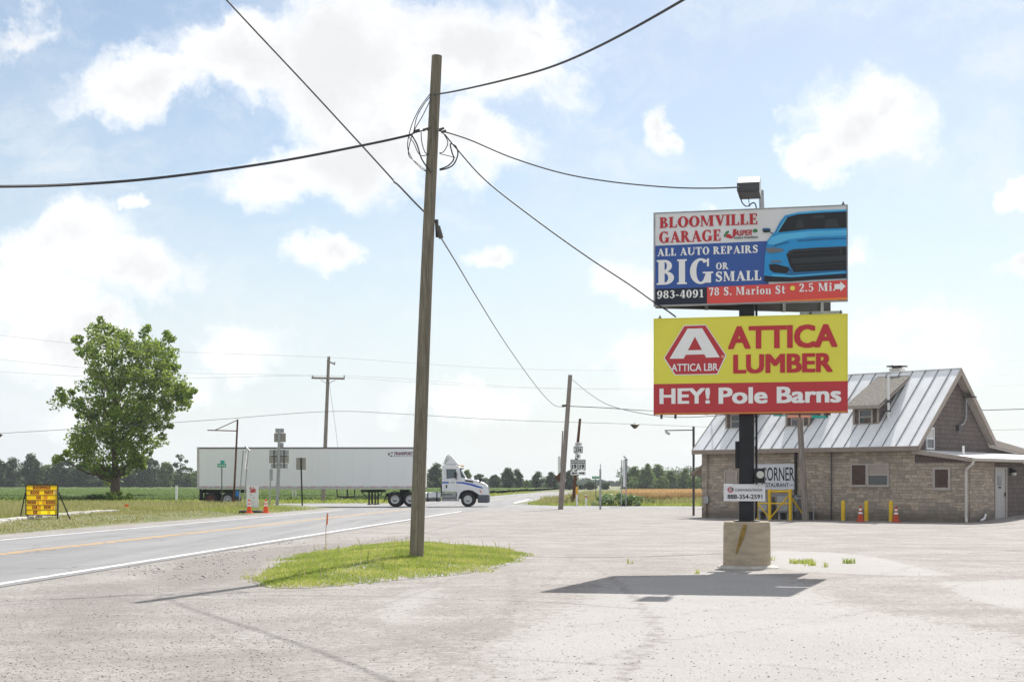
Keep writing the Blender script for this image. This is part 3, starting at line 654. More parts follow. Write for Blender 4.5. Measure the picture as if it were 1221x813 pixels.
# weeds sprouting at the concrete base and from cracks
def tuft(cx_, cy_, r, n, h, mat='lawn'):
    a = rng.uniform(0, 6.28, n); q = r*np.sqrt(rng.uniform(0, 1, n)); return cx_+q*np.cos(a), cy_+q*np.sin(a)
TX = []; TY = []
for px, py, r, n_ in ((956, 671.6, .26, 120), (966, 674, .14, 40), (985, 676, .08, 14), (1012, 671.5, .13, 40), (920, 668, .07, 10), (832, 684, .08, 10), (752, 672, .07, 8)):
    g_ = gp(px, py); a_, b_ = tuft(g_.x, g_.y, r, n_, .1); TX.append(a_); TY.append(b_*1.0)
blades('crack_weeds', np.concatenate(TX), np.concatenate(TY), np.full(sum(map(len, TX)), .003), .03, .13, .02, M['lawn'], 1.1)
# loose stones
def stones(name, x, y, z, smin, smax):
    n = len(x); s = rng.uniform(smin, smax, n)*rng.uniform(.5, 1, n)
    base = np.array([(1, 0, 0), (0, 1, 0), (-1, 0, 0), (0, -1, 0), (0, 0, .45), (0, 0, -.45)], float)
    V = base[None]*(s[:, None, None]*rng.uniform(.6, 1.2, (n, 6, 1)))
    a = rng.uniform(0, 6.28, n); ca, sa = np.cos(a), np.sin(a)
    Vx = V[..., 0]*ca[:, None]-V[..., 1]*sa[:, None]; Vy = V[..., 0]*sa[:, None]+V[..., 1]*ca[:, None]
    V = np.stack([Vx+x[:, None], Vy+y[:, None], V[..., 2]+z+s[:, None]*.15], -1).reshape(-1, 3)
    t = np.array([(0, 1, 4), (1, 2, 4), (2, 3, 4), (3, 0, 4), (1, 0, 5), (2, 1, 5), (3, 2, 5), (0, 3, 5)])
    return tag(big(name, V, (np.arange(n)[:, None, None]*6+t[None]).reshape(-1, 3), M['stone_bit']), kind='stuff')
x, y = pxscatter(22000, -30, 1250, 664, 830); p = np.where((x < -2) | (rng.uniform(0, 1, len(x)) < .22), 1, 0) > 0; okk = p & (x > hw(9.9, y)) & ~inpoly(x, y, IP)
stones('gravel', x[okk], y[okk], .003, .005, .016)
x, y = pxscatter(2600, 150, 470, 640, 700); nz = np.array([mnoise.noise(Vector((a*.7, b_*.25, 2))) for a, b_ in zip(x, y)]); okk = (x > hw(9.9, y)) & ~inpoly(x, y, IP) & (x < hw(7.6, y)+1.6*nz) & (nz > -.1); stones('asphalt_crumbs', x[okk], y[okk], .003, .01, .04)
# ------------------------------------------------------------------ trees
def leaf_cloud(centres, radii, per, size, squash=.85, up=.4):
    cs = np.asarray(centres); rs = np.asarray(radii); k = len(cs)
    n = k*per; ci = np.repeat(np.arange(k), per)
    d = rng.normal(size=(n, 3)); d /= np.linalg.norm(d, axis=1)[:, None]
    rr = rs[ci]*rng.uniform(.15, 1, n)**.45
    p = cs[ci]+d*rr[:, None]*np.array([1, 1, squash])
    u = rng.normal(size=(n, 3)); u /= np.linalg.norm(u, axis=1)[:, None]; u[:, 2] *= .8
    w = np.cross(u, rng.normal(size=(n, 3))); w /= np.linalg.norm(w, axis=1)[:, None]
    s = (size*rng.uniform(.55, 1.3, n))[:, None]
    V = np.stack([p-u*s*.5, p+w*s*.38, p+u*s*.5, p-w*s*.38], 1).reshape(-1, 3)
    return V, np.arange(n*4).reshape(-1, 4)
def tree_meshes(name, h, wid, base, trunk_r, nclump, per, leaf, mat, sd, prof, clump=.14, given=None, limbs=26):
    """trunk with limbs reaching the leaf clumps; crown = leaf clumps through the volume"""
    rnd = random.Random(sd); C_ = []; Rr = []
    tries = 0
    if given: C_, Rr = [c[:3] for c in given], [c[3] for c in given]
    while not given and len(C_) < nclump and tries < nclump*60:
        tries += 1
        t = rnd.random(); z = base+(h*.97-base)*t; rmax = prof(t)*wid/2
        a = rnd.random()*6.283; lump = .78+.42*mnoise.noise(Vector((math.cos(a)*1.3+sd*7.1, math.sin(a)*1.3, t*3.2)))
        q = rmax*lump*(rnd.random()**.45)
        if rnd.random() > (rmax/(wid/2))**1.0+.15: continue
        C_.append((q*math.cos(a), q*math.sin(a), z)); Rr.append(h*clump*rnd.uniform(.5, 1.05)*.5)
    V, Fc = leaf_cloud(C_, Rr, per, leaf)
    mb = MB(); top = h*.86; bend = [(rnd.uniform(-.05, .05)*h*i/6*.4, rnd.uniform(-.05, .05)*h*i/6*.4) for i in range(7)]
    sp = [Vector((bend[i][0], bend[i][1], top*i/6-.1*(i == 0))) for i in range(7)]
    mb.tube(sp, [trunk_r*(1.35 if i == 0 else 1)*(1-i/6.6) for i in range(7)], 8)
    order = sorted(range(len(C_)), key=lambda i: rnd.random())[:min(limbs, len(C_))]
    for i in order:
        c_ = Vector(C_[i]); f = max(.12, min(.85, (c_.z*.72-.05*h)/top)); j = min(5, int(f*6)); s0 = sp[j].lerp(sp[j+1], f*6-j)
        if c_.z < s0.z: continue
        mid = s0.lerp(c_, .5)+Vector((0, 0, -.03*h)); r0 = trunk_r*(1-f)*.42+.01
        mb.tube([s0, mid, c_], [r0, r0*.6, r0*.2], 5, False)
    return V, Fc, mb
def tree(name, label, loc, h, wid, base, trunk_r, nclump, per, leaf, mat, sd, prof, clump=.14, group=None):
    V, Fc, mb = tree_meshes(name, h, wid, base, trunk_r, nclump, per, leaf, mat, sd, prof, clump)
    t = thing(name, label, 'tree', loc, 0, group)
    mb.build('trunk', M['bark'], t, True); big('crown', V, Fc, mat, t); return t
egg = lambda t: max(.05, math.sin(math.pi*min(1, (t*.86+.14)))**.6)*(1 if t > .15 else .75)
rnd_ = lambda t: max(.05, math.sqrt(max(0, 1-(2*t-1)**2)))
tallp = lambda t: max(.05, (math.sin(math.pi*(t*.9+.1)))**.7)*(.75+.25*t)
cone_ = lambda t: 1.02-t
bigp = lambda t: (.42+.58*min(1, t/.28) if t < .28 else (1.0 if t < .58 else max(.1, 1-((t-.58)/.42)**1.8*.72)))
OUT = [(381, 118, 131), (390, 108, 136), (398, 104, 152), (405, 98, 172), (412, 90, 206), (425, 99, 207), (440, 105, 215), (455, 92, 222), (468, 74, 230), (480, 73, 223), (495, 82, 208), (510, 77, 198), (530, 77, 194), (545, 77, 172), (556, 88, 176), (566, 108, 160), (578, 114, 156), (590, 118, 154)]
k_ = 130/F; rnd = random.Random(23); CL = []
while len(CL) < 340:
    py = rnd.uniform(383, 590); i = max(q for q in range(len(OUT)-1) if OUT[q][0] <= py); t = (py-OUT[i][0])/(OUT[i+1][0]-OUT[i][0])
    a, b_ = OUT[i][1]+(OUT[i+1][1]-OUT[i][1])*t, OUT[i][2]+(OUT[i+1][2]-OUT[i][2])*t; px = rnd.uniform(70, 232)
    if not a+5 < px < b_-5: continue
    if py > 556 and rnd.random() < .5: continue
    if mnoise.noise(Vector((px*.045, py*.045, 2.2))) < -.30 and rnd.random() < .7: continue
    hw_ = (b_-a)/2*k_; CL.append(((px-137)*k_, rnd.gauss(0, .42)*hw_, H+(HY-py)*k_, rnd.uniform(.55, 1.0) if 8 < min(px-a, b_-px) else rnd.uniform(.35, .6)))
for px, py in ((123, 383), (126, 388), (174, 391), (171, 398), (201, 399), (199, 407), (205, 404), (92, 417), (96, 421), (76, 472), (79, 478), (228, 465), (224, 472), (221, 478), (74, 545), (70, 549), (80, 540), (167, 548), (168, 556), (205, 508), (196, 520), (118, 392)): CL.append(((px-137)*k_, rnd.uniform(-1, 1), H+(HY-py)*k_, rnd.uniform(.32, .55)))
V, Fc, mb = tree_meshes('cottonwood_tree', 16.4, 11, 2, .40, 0, 84, .29, None, 11, None, 0, CL, 44)
big_tree = thing('cottonwood_tree', 'big leafy green tree standing alone in the grass behind the letter sign', 'tree', ((137-CX)/F*130, 130, 0))
mb.build('trunk', M['bark'], big_tree, True); big('crown', V, Fc, M['leaf'], big_tree)
# cedar-like undergrowth at its foot
def shrub(name, label, loc, w, h, n, per, leaf, mat, sd, group=None, flower=False):
    rnd = random.Random(sd); C_ = [(rnd.uniform(-w/2, w/2), rnd.uniform(-w/3, w/3), h*(.15+.6*rnd.random())) for _ in range(n)]
    C_ = [(a, b_, c_*max(.3, 1-(2*a/w)**2*.6)) for a, b_, c_ in C_]
    V, Fc = leaf_cloud(C_, [h*.3*rnd.uniform(.6, 1.1) for _ in C_], per, leaf)
    t = thing(name, label, 'shrub', loc, 0, group); big('foliage', V, Fc, mat, t)
    mb = MB()
    for i in range(0, n, 3): mb.tube([(C_[i][0]*.3, C_[i][1]*.3, -.05), (C_[i][0]*.7, C_[i][1]*.7, C_[i][2]*.5), C_[i]], [.02, .015, .006], 4, False)
    mb.build('stem', M['bark'], t)
    if flower:
        V, Fc = leaf_cloud(C_, [h*.34 for _ in C_], max(4, per//9), leaf*.8); big('blossom', V, Fc, M['blossom'], t)
    return t
shrub('sucker_shrub', 'leafy suckers growing round the foot of the big lone tree', gp(137, 598.4), 2.6, 1.3, 16, 50, .26, M['leaf'], 5)
# distant tree kinds
def far_kind(name, h, wid, base, n, per, leaf, mat, sd, prof, clump): return tree_meshes(name, h, wid, base, h*.022, n, per, leaf, mat, sd, prof, clump)
KINDS = {}
for key, a in dict(round=(14, 12, .6, 80, 75, .8, M['leaf_dark'], 1, rnd_, .26), tall=(17, 10, .8, 80, 75, .8, M['leaf_dark'], 2, tallp, .22), bright=(15, 10, .8, 80, 75, .75, M['leaf_mid'], 12, tallp, .24), pale=(13, 10, .6, 75, 75, .75, M['leaf_mid'], 3, egg, .26),
                   loose=(15, 11, 2.6, 34, 60, .75, M['leaf_dark'], 4, egg, .2), low=(8, 10, .4, 45, 60, .7, M['leaf_mid'], 6, rnd_, .3), conifer=(15, 5.5, .8, 60, 60, .6, M['leaf_conifer'], 8, cone_, .14), wide=(12, 15, .6, 90, 75, .8, M['leaf_dark'], 9, rnd_, .3)).items():
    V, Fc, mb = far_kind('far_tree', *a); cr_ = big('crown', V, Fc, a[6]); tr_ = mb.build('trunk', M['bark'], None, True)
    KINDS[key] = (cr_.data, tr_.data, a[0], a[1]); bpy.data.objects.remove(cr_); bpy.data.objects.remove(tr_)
def far_tree(name, label, kind, px, Y, top, wpx, group, sd):
    cm, tm, h0, w0 = KINDS[kind]; h = H+(HY-top)/F*Y; w = wpx/F*Y
    t = thing(name, label, 'tree', ((px-CX)/F*Y, Y, 0), sd*1.7, group)
    for nme, me in (('crown', cm), ('trunk', tm)):
        o = bpy.data.objects.new(nme, me); COL.objects.link(o); o.parent = t
    t.scale = (w/w0, w/w0, h/h0); return t
LG = 'trees along the far edge of the crop field'
left = [('round', -8, 545, 34, 'cut by the left photo edge'), ('tall', 14, 545, 24, 'above the letter sign\'s left half'), ('tall', 38, 540, 26, 'tallest one above the letter sign'), ('pale', 57, 554, 26, 'beside the tallest one above the letter sign'),
        ('wide', 76, 547, 34, 'left of the lone tree crown'), ('round', 98, 552, 30, 'under the lone tree crown'), ('tall', 120, 556, 28, 'just left of the lone tree trunk'), ('round', 150, 555, 30, 'just right of the lone tree trunk'),
        ('wide', 176, 546, 34, 'under the lone tree\'s right edge'), ('pale', 197, 551, 24, 'left of the airy loose tree'), ('loose', 215, 541, 25, 'airy, just left of the trailer'), ('low', 235, 562, 24, 'behind the trailer rear corner')]
for i, (kd, px, top, w, where) in enumerate(left):
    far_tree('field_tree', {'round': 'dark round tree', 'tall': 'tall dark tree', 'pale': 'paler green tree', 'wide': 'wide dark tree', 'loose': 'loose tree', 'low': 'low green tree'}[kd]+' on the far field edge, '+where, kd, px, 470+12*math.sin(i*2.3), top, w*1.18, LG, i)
MG = 'trees beyond the road junction'
mid = [('loose', 511, 569, 15, 'small loose tree', 'seen between leaning pole and cab of the truck'), ('tall', 519.5, 551.5, 23, 'tall dark tree', 'right behind the truck cab and leaning pole'), ('low', 533, 567, 18, 'low tree', 'hidden mostly by the truck cab'), ('pale', 557, 560, 14, 'slim tree', 'rising just ahead of the truck windshield'), ('wide', 571, 565, 20, 'grey-green wide tree', 'above the truck hood'), ('round', 590, 566, 17, 'round dark tree', 'just ahead of the truck nose'),
       ('tall', 606, 557, 20, 'tallest dark tree', 'right of the truck nose beside the short pale tree'), ('tall', 617, 558.5, 15, 'dark tree', 'pressed against the tallest one right of the truck'), ('low', 628, 572.5, 12, 'short yellow-green tree', 'right of the tallest dark tree pair'), ('tall', 641, 561.5, 15, 'slim dark tree', 'midway between truck nose and leaning grey pole'), ('tall', 658, 562, 17, 'paired dark tree', 'touching the left side of the leaning grey pole'),
       ('low', 651, 570, 11, 'small dark tree', 'filling the gap left of the leaning grey pole'), ('round', 680, 561, 21, 'round dark tree', 'behind the route shields on the leaning post'), ('wide', 704, 574, 17, 'low bluish tree', 'at the end of the far road, left'), ('wide', 721, 575, 16, 'low bluish tree', 'ending the far road by the green street sign')]
for i, (kd, px, top, w, lk, where) in enumerate(mid):
    far_tree('junction_tree', lk+' '+where, kd, px, 400+11*math.sin(i*1.9), top, w*1.15, MG, i+3)
RG = 'trees behind the wheat field'
right = [('conifer', 746, 547, 10, 'pointed conifer', 'at the left end of the wheat field wood'), ('pale', 757, 556, 19, 'round tree', 'behind the pointed conifer by the edge-on sign'), ('bright', 771, 553, 21, 'tallest leafy tree', 'in the left half of the wheat field wood'), ('pale', 784, 553.5, 20, 'tall pale tree', 'second highest in the left half of the wheat field wood'), ('pale', 770, 569, 18, 'low pale tree', 'in front of the wood left of centre'), ('low', 753, 573, 16, 'low bush-like tree', 'under the pointed conifer'), ('low', 790, 568, 18, 'low green tree', 'in the dip of the wood'),
         ('pale', 799, 561, 20, 'wide tree', 'left of the thin lamp pole, set back'), ('pale', 808, 565, 18, 'bright bushy tree', 'front of the wood left of the thin lamp pole'), ('bright', 816, 558.5, 20, 'tall tree', 'just left of the thin lamp pole'), ('bright', 832, 557, 22, 'round tree', 'between thin lamp pole and stone building'), ('low', 826, 569, 16, 'low bright tree', 'at the foot of the thin lamp pole, behind the wheat'), ('pale', 850, 556, 26, 'wide tree', 'half hidden behind the stone building corner')]
for i, (kd, px, top, w, lk, where) in enumerate(right):
    far_tree('wheat_field_tree', lk+' '+where, kd, px, 440+14*math.sin(i*2.7)-(40 if kd == 'low' else 0), top, w*1.15, RG, i+9)
def mass(name, pxs, Y, hfun, mat, leaf, per, rr=.5):
    C_ = []; Rr = []
    for px in pxs:
        y = Y+rng.uniform(-14, 14); hgt = hfun(px)
        for j in range(3): C_.append(((px-CX)/F*y, y, hgt*(.12+.24*j+rng.uniform(-.06, .06)))); Rr.append(hgt*.34*rr/.5)
    V, Fc = leaf_cloud(C_, Rr, per, leaf); return tag(big(name, V, Fc, mat), kind='stuff')
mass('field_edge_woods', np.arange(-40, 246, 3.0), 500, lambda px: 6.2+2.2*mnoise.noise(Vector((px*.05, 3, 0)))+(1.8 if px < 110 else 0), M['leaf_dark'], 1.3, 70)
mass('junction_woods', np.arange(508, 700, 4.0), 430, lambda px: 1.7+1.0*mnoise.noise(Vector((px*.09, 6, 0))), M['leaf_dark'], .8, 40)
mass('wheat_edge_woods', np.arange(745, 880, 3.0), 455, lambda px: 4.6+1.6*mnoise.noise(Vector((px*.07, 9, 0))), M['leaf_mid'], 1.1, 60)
# hazy woods behind everything, one mass
C_ = []; Rr = []
for px in np.arange(-160, 1400, 3.2):
    Y = 1000+rng.uniform(-25, 25); hgt = 15+3.5*mnoise.noise(Vector((px*.02, 0, 0)))
    if 240 < px < 745: hgt *= .36 + .1*math.sin(px*.11)
    for j in range(2): C_.append(((px-CX)/F*Y, Y+rng.uniform(-8, 8), hgt*rng.uniform(.2, .6))); Rr.append(hgt*.42)
V, Fc = leaf_cloud(C_, Rr, 110, 1.4); tag(big('distant_woods', V, Fc, M['leaf_dark']), kind='stuff')
for px, py, w, h, lb, fl in ((731, 603, 2.9, 1.15, 'white flowered weed bush right of the green street sign', True), (752, 603.2, 1.6, .95, 'dark green weed bush right of the edge-on sign posts', False), (766, 602, 2.2, .7, 'low weed bush at the front edge of the wheat', False), (679, 601, 1.6, .8, 'dry weed clump at the foot of the leaning route sign post', False)):
    shrub('weed_bush', lb, gp(px, py), w, h, 22, 60, .16, M['verge'] if 'dry' in lb else M['bush'], int(px), 'weed bushes on the far corner', fl)
shrub('weed_bush', 'dark tall weed clump at the crop edge right of the letter sign', gp(113, 598.6), 1.6, .8, 14, 50, .2, M['leaf_dark'], 3)
shrub('weed_bush', 'small green weed clump at the foot of the stone wall by the downspout', gp(1131, 621.8), .9, .3, 10, 40, .07, M['bush'], 4)
# ------------------------------------------------------------------ roadside pole sign
sg = thing('roadside_sign', 'tall black post sign with garage board above yellow lumber board on a round concrete base', 'billboard', (4.507, 27.3, 0), R(-12.77))
UI = MB(); prof = [(.452, -.05), (.455, .02), (.45, .3), (.446, .8), (.435, .875), (.42, .887)]; UI.lathe(prof, 40)
base = UI.build('concrete_base', M['concrete'], sg, True)
fo = MB(); fo.lathe([(.60, -.02), (.58, .02), (.50, .05), (.44, .055)], 28)
fp = fo.build('concrete_footing', M['old_concrete'], base)
for v in fp.data.vertices: k = 1+.22*mnoise.noise(v.co*2.2+Vector((2, 5, 1))); v.co.x *= k; v.co.y *= k
stn = MB(); th = R(12.77)
n_ = 14
for i in range(n_):
    t0, t1 = i/n_, (i+1)/n_
    def pt(t, s):
        px = 888.2-11*t**1.15; w = 3.4*math.sin(math.pi*min(1, .12+t*.86))**.6*(1-.45*t)
        a = math.asin(max(-1, min(1, (px+s*w-890.5)/28.5))); q = .4565+.002*s
        z = .84-.575*t; return (q*math.sin(a+.0)*math.cos(th)+q*math.cos(a)*math.sin(th)*-1*-1*0+0, -q*math.cos(a), z)
    stn.add([pt(t0, -1), pt(t0, 1), pt(t1, 1), pt(t1, -1)], [(0, 1, 2, 3)])
so = stn.build('paint_stain', M['ochre'], base, fix=False); so.rotation_euler = (0, 0, R(3.5))
po = MB(); po.bb((-.14, -.14, .88), (.14, .14, 6.72)); post = po.build('steel_post', M['black_steel'], sg, bevel=.012)
pp = MB(); pp.bb((-.24, -.24, .887), (.24, .24, .905)); pp.build('base_plate', M['black_steel'], post)
cd = MB(); cd.tube([(.185, -.05, .95), (.185, -.05, 6.6)], .022, 8); cd.tube([(.185, -.05, 2.3), (.155, -.05, 2.3)], .03, 6); cd.build('conduit', M['black_steel'], sg)
bx = MB(); bx.bb((.15, -.26, 1.62), (.35, .06, 1.90)); bo = bx.build('meter_box', M['black_steel'], sg, bevel=.01); mm = MB(); mm.cyl((.27, -.26, 1.78), (.27, -.33, 1.78), .07, None, 14); mm.build('meter_glass', M['lamp_glass'], bo)
bx = MB(); bx.bb((-.215, -.10, 1.90), (-.142, .12, 2.42)); bx.build('switch_box', M['black_steel'], sg, bevel=.006)
XL, XR, FY = -1.747, 1.874, -.293
def panel(name, z0, z1, mat):
    p = MB(); p.bb((XL, FY, z0), (XR, FY+.09, z1)); o = p.build(name, mat, sg, bevel=.006)
    fr = MB(); e = .010
    for a, b_ in (((XL-.012, FY-.012, z1-e), (XR+.012, FY+.10, z1+.012)), ((XL-.012, FY-.012, z0-.012), (XR+.012, FY+.10, z0+e*.6)), ((XL-.012, FY-.011, z0+e*.6), (XL+.02, FY+.099, z1-e)), ((XR-.02, FY-.011, z0+e*.6), (XR+.012, FY+.099, z1-e))): fr.bb(a, b_)
    return o, fr
def board_edge(z0, z1, o, mat):
    fr = MB(); e = .010
    for a, b_ in (((XL-.010, FY-.010, z0), (XL+e, FY+.10, z1)), ((XR-e, FY-.010, z0), (XR+.010, FY+.10, z1))): fr.bb(a, b_)
    return fr
def mapper(z0, z1): return lambda u, v, d: (XL+u*(XR-XL), FY-.002-d, z1-v*(z1-z0))
flip = lambda ps: [[(x, 1-y) for x, y in p] for p in ps]
def rect(x0, y0, x1, y1): return [[(x0, y0), (x1, y0), (x1, y1), (x0, y1)]]
def txt(polys, rc): return [[(x, y) for x, y in p] for p in fit([[(q[0], -q[1]) for q in p] for p in polys], rc[0], rc[2], rc[1], rc[3])]
# --- upper board
up, fr = panel('garage_board', 5.03, 6.81, M['white']); mu = mapper(5.03, 6.81); fr.build('board_frame', M['galv'], up)
lay([[(0, .352), (.60, .345), (.60, .82), (0, .82)]], mu, .004, 'blue_band', M['blue'], up)
lay(rect(0, .818, .285, .992), mu, .008, 'black_band', M['navy'], up)
lay([[(.28, .815), (.58, .805), (1, .785), (1, .992), (.28, .992)]], mu, .012, 'red_band', M['red_bright'], up)
lay([[(.66, .985), (1, .968), (1, .993), (.58, .993)]], mu, .030, 'orange_strip', M['orange_trim'], up)
lay(txt(serif_polys('BLOOMVILLE', .0), (.028, .045, .542, .166))+txt(serif_polys('GARAGE', .0), (.027, .200, .351, .326)), mu, .006, 'red_lettering', M['red_letter'], up)
wl = txt(serif_polys('ALL AUTO REPAIRS', .04), (.017, .382, .544, .468))+txt(serif_polys('BIG', .06), (.014, .503, .312, .78))+txt(serif_polys('OR', .05), (.327, .556, .394, .632))+txt(serif_polys('SMALL', .03), (.326, .652, .562, .762))
wl2 = txt(serif_polys('983-4091', .05), (.016, .838, .262, .926))+txt(serif_polys('78 S. Marion St', .07), (.292, .822, .686, .912))+txt(serif_polys('2.5 Mi.', .07), (.757, .808, .938, .897))
ar = [[(.935, .826), (.965, .826), (.965, .80), (.992, .852), (.965, .905), (.965, .88), (.935, .88)]]
lay(wl, mu, .010, 'white_lettering', M['letter_white'], up); lay(wl2+ar, mu, .020, 'white_lettering', M['letter_white'], up)
lay([[(.723+.0125*math.cos(i*.3927), .855+.025*math.sin(i*.3927)) for i in range(16)]], mu, .022, 'yellow_dot', M['dot'], up)
# small engine-shop logo
jx = lambda x, y: ((x-32)/1163, (y-(72-55*(x-32)/1163))/(543+45*(x-32)/1163))
J = lambda pts: [jx(*p) for p in pts]
lay([J([(470, 192), (500, 196), (512, 212), (516, 165), (536, 163), (528, 206), (505, 222), (474, 214)])]+txt(bold('ASPER', .03, .3), (.422, .218, .515, .278)), mu, .007, 'logo_red', M['red_letter'], up)
for q_ in ([(458, 205), (472, 180), (488, 172), (492, 182), (476, 196), (466, 214)], [(634, 172), (646, 160), (664, 168), (662, 182), (640, 186)]): lay([J(q_)], mu, .0075, 'logo_green', M['logo_green'], up)
lay(txt(bold('ENGINES & TRANSMISSIONS', .02), (.42, .290, .545, .312)), mu, .0175, 'logo_small_text', M['ink'], up)
# printed blue car, cropped by the right edge of the board
W_ = [J(p) for p in ([(722, 235), (745, 205), (762, 190), (800, 118), (828, 82), (905, 62), (1040, 50), (1190, 44), (1192, 470), (1000, 476), (860, 484), (760, 484), (706, 480), (702, 440), (708, 330)],)]
lay(W_, mu, .024, 'car_body_print', M['car_blue'], up)
lay([J([(722, 250), (745, 215), (800, 196), (960, 180), (1191, 172), (1191, 205), (980, 212), (850, 228), (760, 262)]), J([(828, 82), (905, 62), (1040, 50), (1190, 44), (1190, 52), (1040, 60), (910, 72)]), J([(750, 440), (870, 446), (1180, 424), (1180, 434), (870, 456), (750, 450)])], mu, .028, 'car_highlight_print', M['car_light'], up)
lay([J([(772, 186), (800, 140), (832, 96), (905, 76), (1040, 66), (1191, 58), (1191, 158), (960, 166), (850, 178)]), J([(836, 318), (872, 290), (1000, 280), (1191, 272), (1191, 418), (1000, 424), (880, 428), (858, 392)]),
     J([(732, 380), (770, 376), (850, 398), (866, 428), (845, 436), (760, 428), (738, 412)]), J([(703, 446), (745, 452), (870, 460), (1191, 440), (1191, 468), (1000, 475), (860, 484), (706, 484)]), J([(692, 165), (700, 160), (738, 160), (742, 184), (700, 186)])], mu, .032, 'car_dark_print', M['car_black'], up)
lay([J([(865, 345), (1191, 328), (1191, 360), (868, 376)]), J([(900, 110), (935, 108), (940, 160), (890, 164)]), J([(990, 84), (1060, 80), (1062, 98), (992, 102)]), J([(1150, 280), (1162, 280), (1162, 318), (1150, 320)]), J([(1070, 108), (1130, 104), (1150, 154), (1060, 160)]), J([(846, 300), (880, 288), (1191, 272), (1191, 282), (884, 300), (850, 330)])], mu, .036, 'car_grey_print', M['car_grey'], up)
lay([J([(712, 280), (760, 276), (822, 288), (812, 302), (750, 312), (722, 306)]), J([(738, 358), (800, 355), (812, 366), (742, 368)])], mu, .037, 'car_lamp_print', M['car_lamp'], up)
lay([J([(695, 162), (735, 160), (740, 170), (697, 172)]), J([(742, 184), (760, 190), (756, 197), (738, 188)])], mu, .038, 'car_mirror_print', M['car_deep'], up)
lay([J([(830, 440), (868, 400), (880, 428), (1191, 418), (1191, 426), (870, 446)]), J([(900, 232), (1060, 222), (1191, 220), (1191, 226), (1060, 230), (902, 240)]), J([(760, 262), (850, 240), (852, 246), (764, 270)])], mu, .0395, 'car_shade_print', M['car_deep'], up)
lay([J([(860, 300), (1140, 288), (1140, 292), (862, 305)]), J([(866, 318), (1140, 306), (1140, 310), (868, 323)]), J([(880, 390), (1191, 374), (1191, 379), (882, 396)]), J([(886, 408), (1191, 394), (1191, 398), (888, 413)])], mu, .0395, 'car_grille_print', M['car_grey'], up)
lay([J([(775, 188), (802, 142), (834, 96), (842, 94), (812, 142), (784, 188)]), J([(960, 196), (1100, 190), (1191, 190), (1191, 196), (1100, 198), (962, 204)]), J([(726, 262), (740, 240), (752, 232), (744, 256)])], mu, .0400, 'car_gleam_print', M['car_light'], up)
# --- lower board
lo, fr = panel('lumber_board', 2.945, 4.772, M['yellow']); ml = mapper(2.945, 4.772); fa = board_edge(3.525, 4.77, lo, 0); fa.bb((XL-.010, FY-.010, 4.77), (XR+.010, FY+.10, 4.785)); fa.build('board_frame', M['yellow'], lo); fb = board_edge(2.945, 3.52, lo, 0); fb.bb((XL-.010, FY-.010, 2.932), (XR+.010, FY+.10, 2.944)); fb.build('board_frame', M['red'], lo)
K = lambda x, y: ((x-52)/629, (y-(490-15*(x-52)/629))/(303+12*(x-52)/629))
KK = lambda pts: [K(*p) for p in pts]
lay(rect(0, .683, 1, .992), ml, .004, 'red_band', M['red'], lo)
hx = [(84, 614), (152, 509), (224, 507), (292, 606), (263, 667), (121, 669)]; cxh = (188, 590)
sc_ = lambda k: KK([(cxh[0]+(x-cxh[0])*k, cxh[1]+(y-cxh[1])*k) for x, y in hx])
lay([sc_(1.0)], ml, .004, 'logo_outline', M['letter_white'], lo); lay([sc_(.965)], ml, .008, 'logo_hexagon', M['red'], lo)
lay([KK([(104, 616), (164, 520), (188, 520), (188, 546), (151, 616)]), KK([(188, 520), (212, 519), (270, 612), (225, 613), (188, 546)]), KK([(147, 590), (228, 588), (238, 602), (148, 604)])]+txt(bold('ATTICA LBR', .02), (*K(110, 633), *K(264, 655))), ml, .012, 'logo_letters', M['letter_white'], lo)
q = K(280, 610); lay([[(q[0]+.009*math.cos(i*.52), q[1]+.018*math.sin(i*.52)) for i in range(12)]], ml, .016, 'registered_mark', M['salmon'], lo)
lay(txt(bold('ATTICA', .042), (*K(297, 513), *K(650, 581)))+txt(bold('LUMBER', .042), (*K(314, 604), *K(635, 661))), ml, .006, 'red_lettering', M['red_letter'], lo)
lay(txt(bold('HEY!', .034), (*K(70, 711), *K(238, 760)))+txt(bold('Pole Barns', .034), (*K(266, 709), *K(662, 759))), ml, .010, 'white_lettering', M['letter_white'], lo)
# --- rear faces in a V, hangers, brackets
vy = R(24.5)
for z0, z1 in ((5.0, 6.79), (2.965, 4.75)):
    p = MB(); p.box((0, 0, (z0+z1)/2), (3.6, .09, z1-z0)); o = p.build('rear_board', M['dark_panel'], sg); o.rotation_euler = (0, 0, vy); o.location = (XL+.02+1.8*math.cos(vy), -.17+1.8*math.sin(vy), 0)
    f_ = MB()
    for q in (-1.6, -.8, 0, .8, 1.6): f_.bb((q-.03, -.09, z0-.02), (q+.03, -.046, z1)); 
    f_.bb((-1.7, -.13, z0+.25), (1.7, -.09, z0+.31)); f_.bb((-1.7, -.13, z1-.31), (1.7, -.09, z1-.25)); f_.build('board_rib', M['galv'], o)
    b_ = MB()
    for zz in (z0+.28, z1-.28): b_.bb((-1.6, -.2, zz-.04), (1.7, -.141, zz+.04)); b_.bb((-.05, .14, zz-.04), (.05, .52, zz+.04)); b_.bb((1.1, -.2, zz-.03), (1.16, .98, zz+.03))
    b_.build('bracket', M['black_steel'], sg)
lb = MB(); lb.bb((1.0, -.15, 4.80), (1.75, -.09, 4.86)); lb.build('light_tray', M['galv'], sg)
for x in (-1.62, -1.35, 1.0, 1.5):
    hb = MB(); hb.bb((x-.02, -.2, 2.86), (x+.02, -.14, 2.94)); hb.build('bracket_foot', M['fitting'], sg)
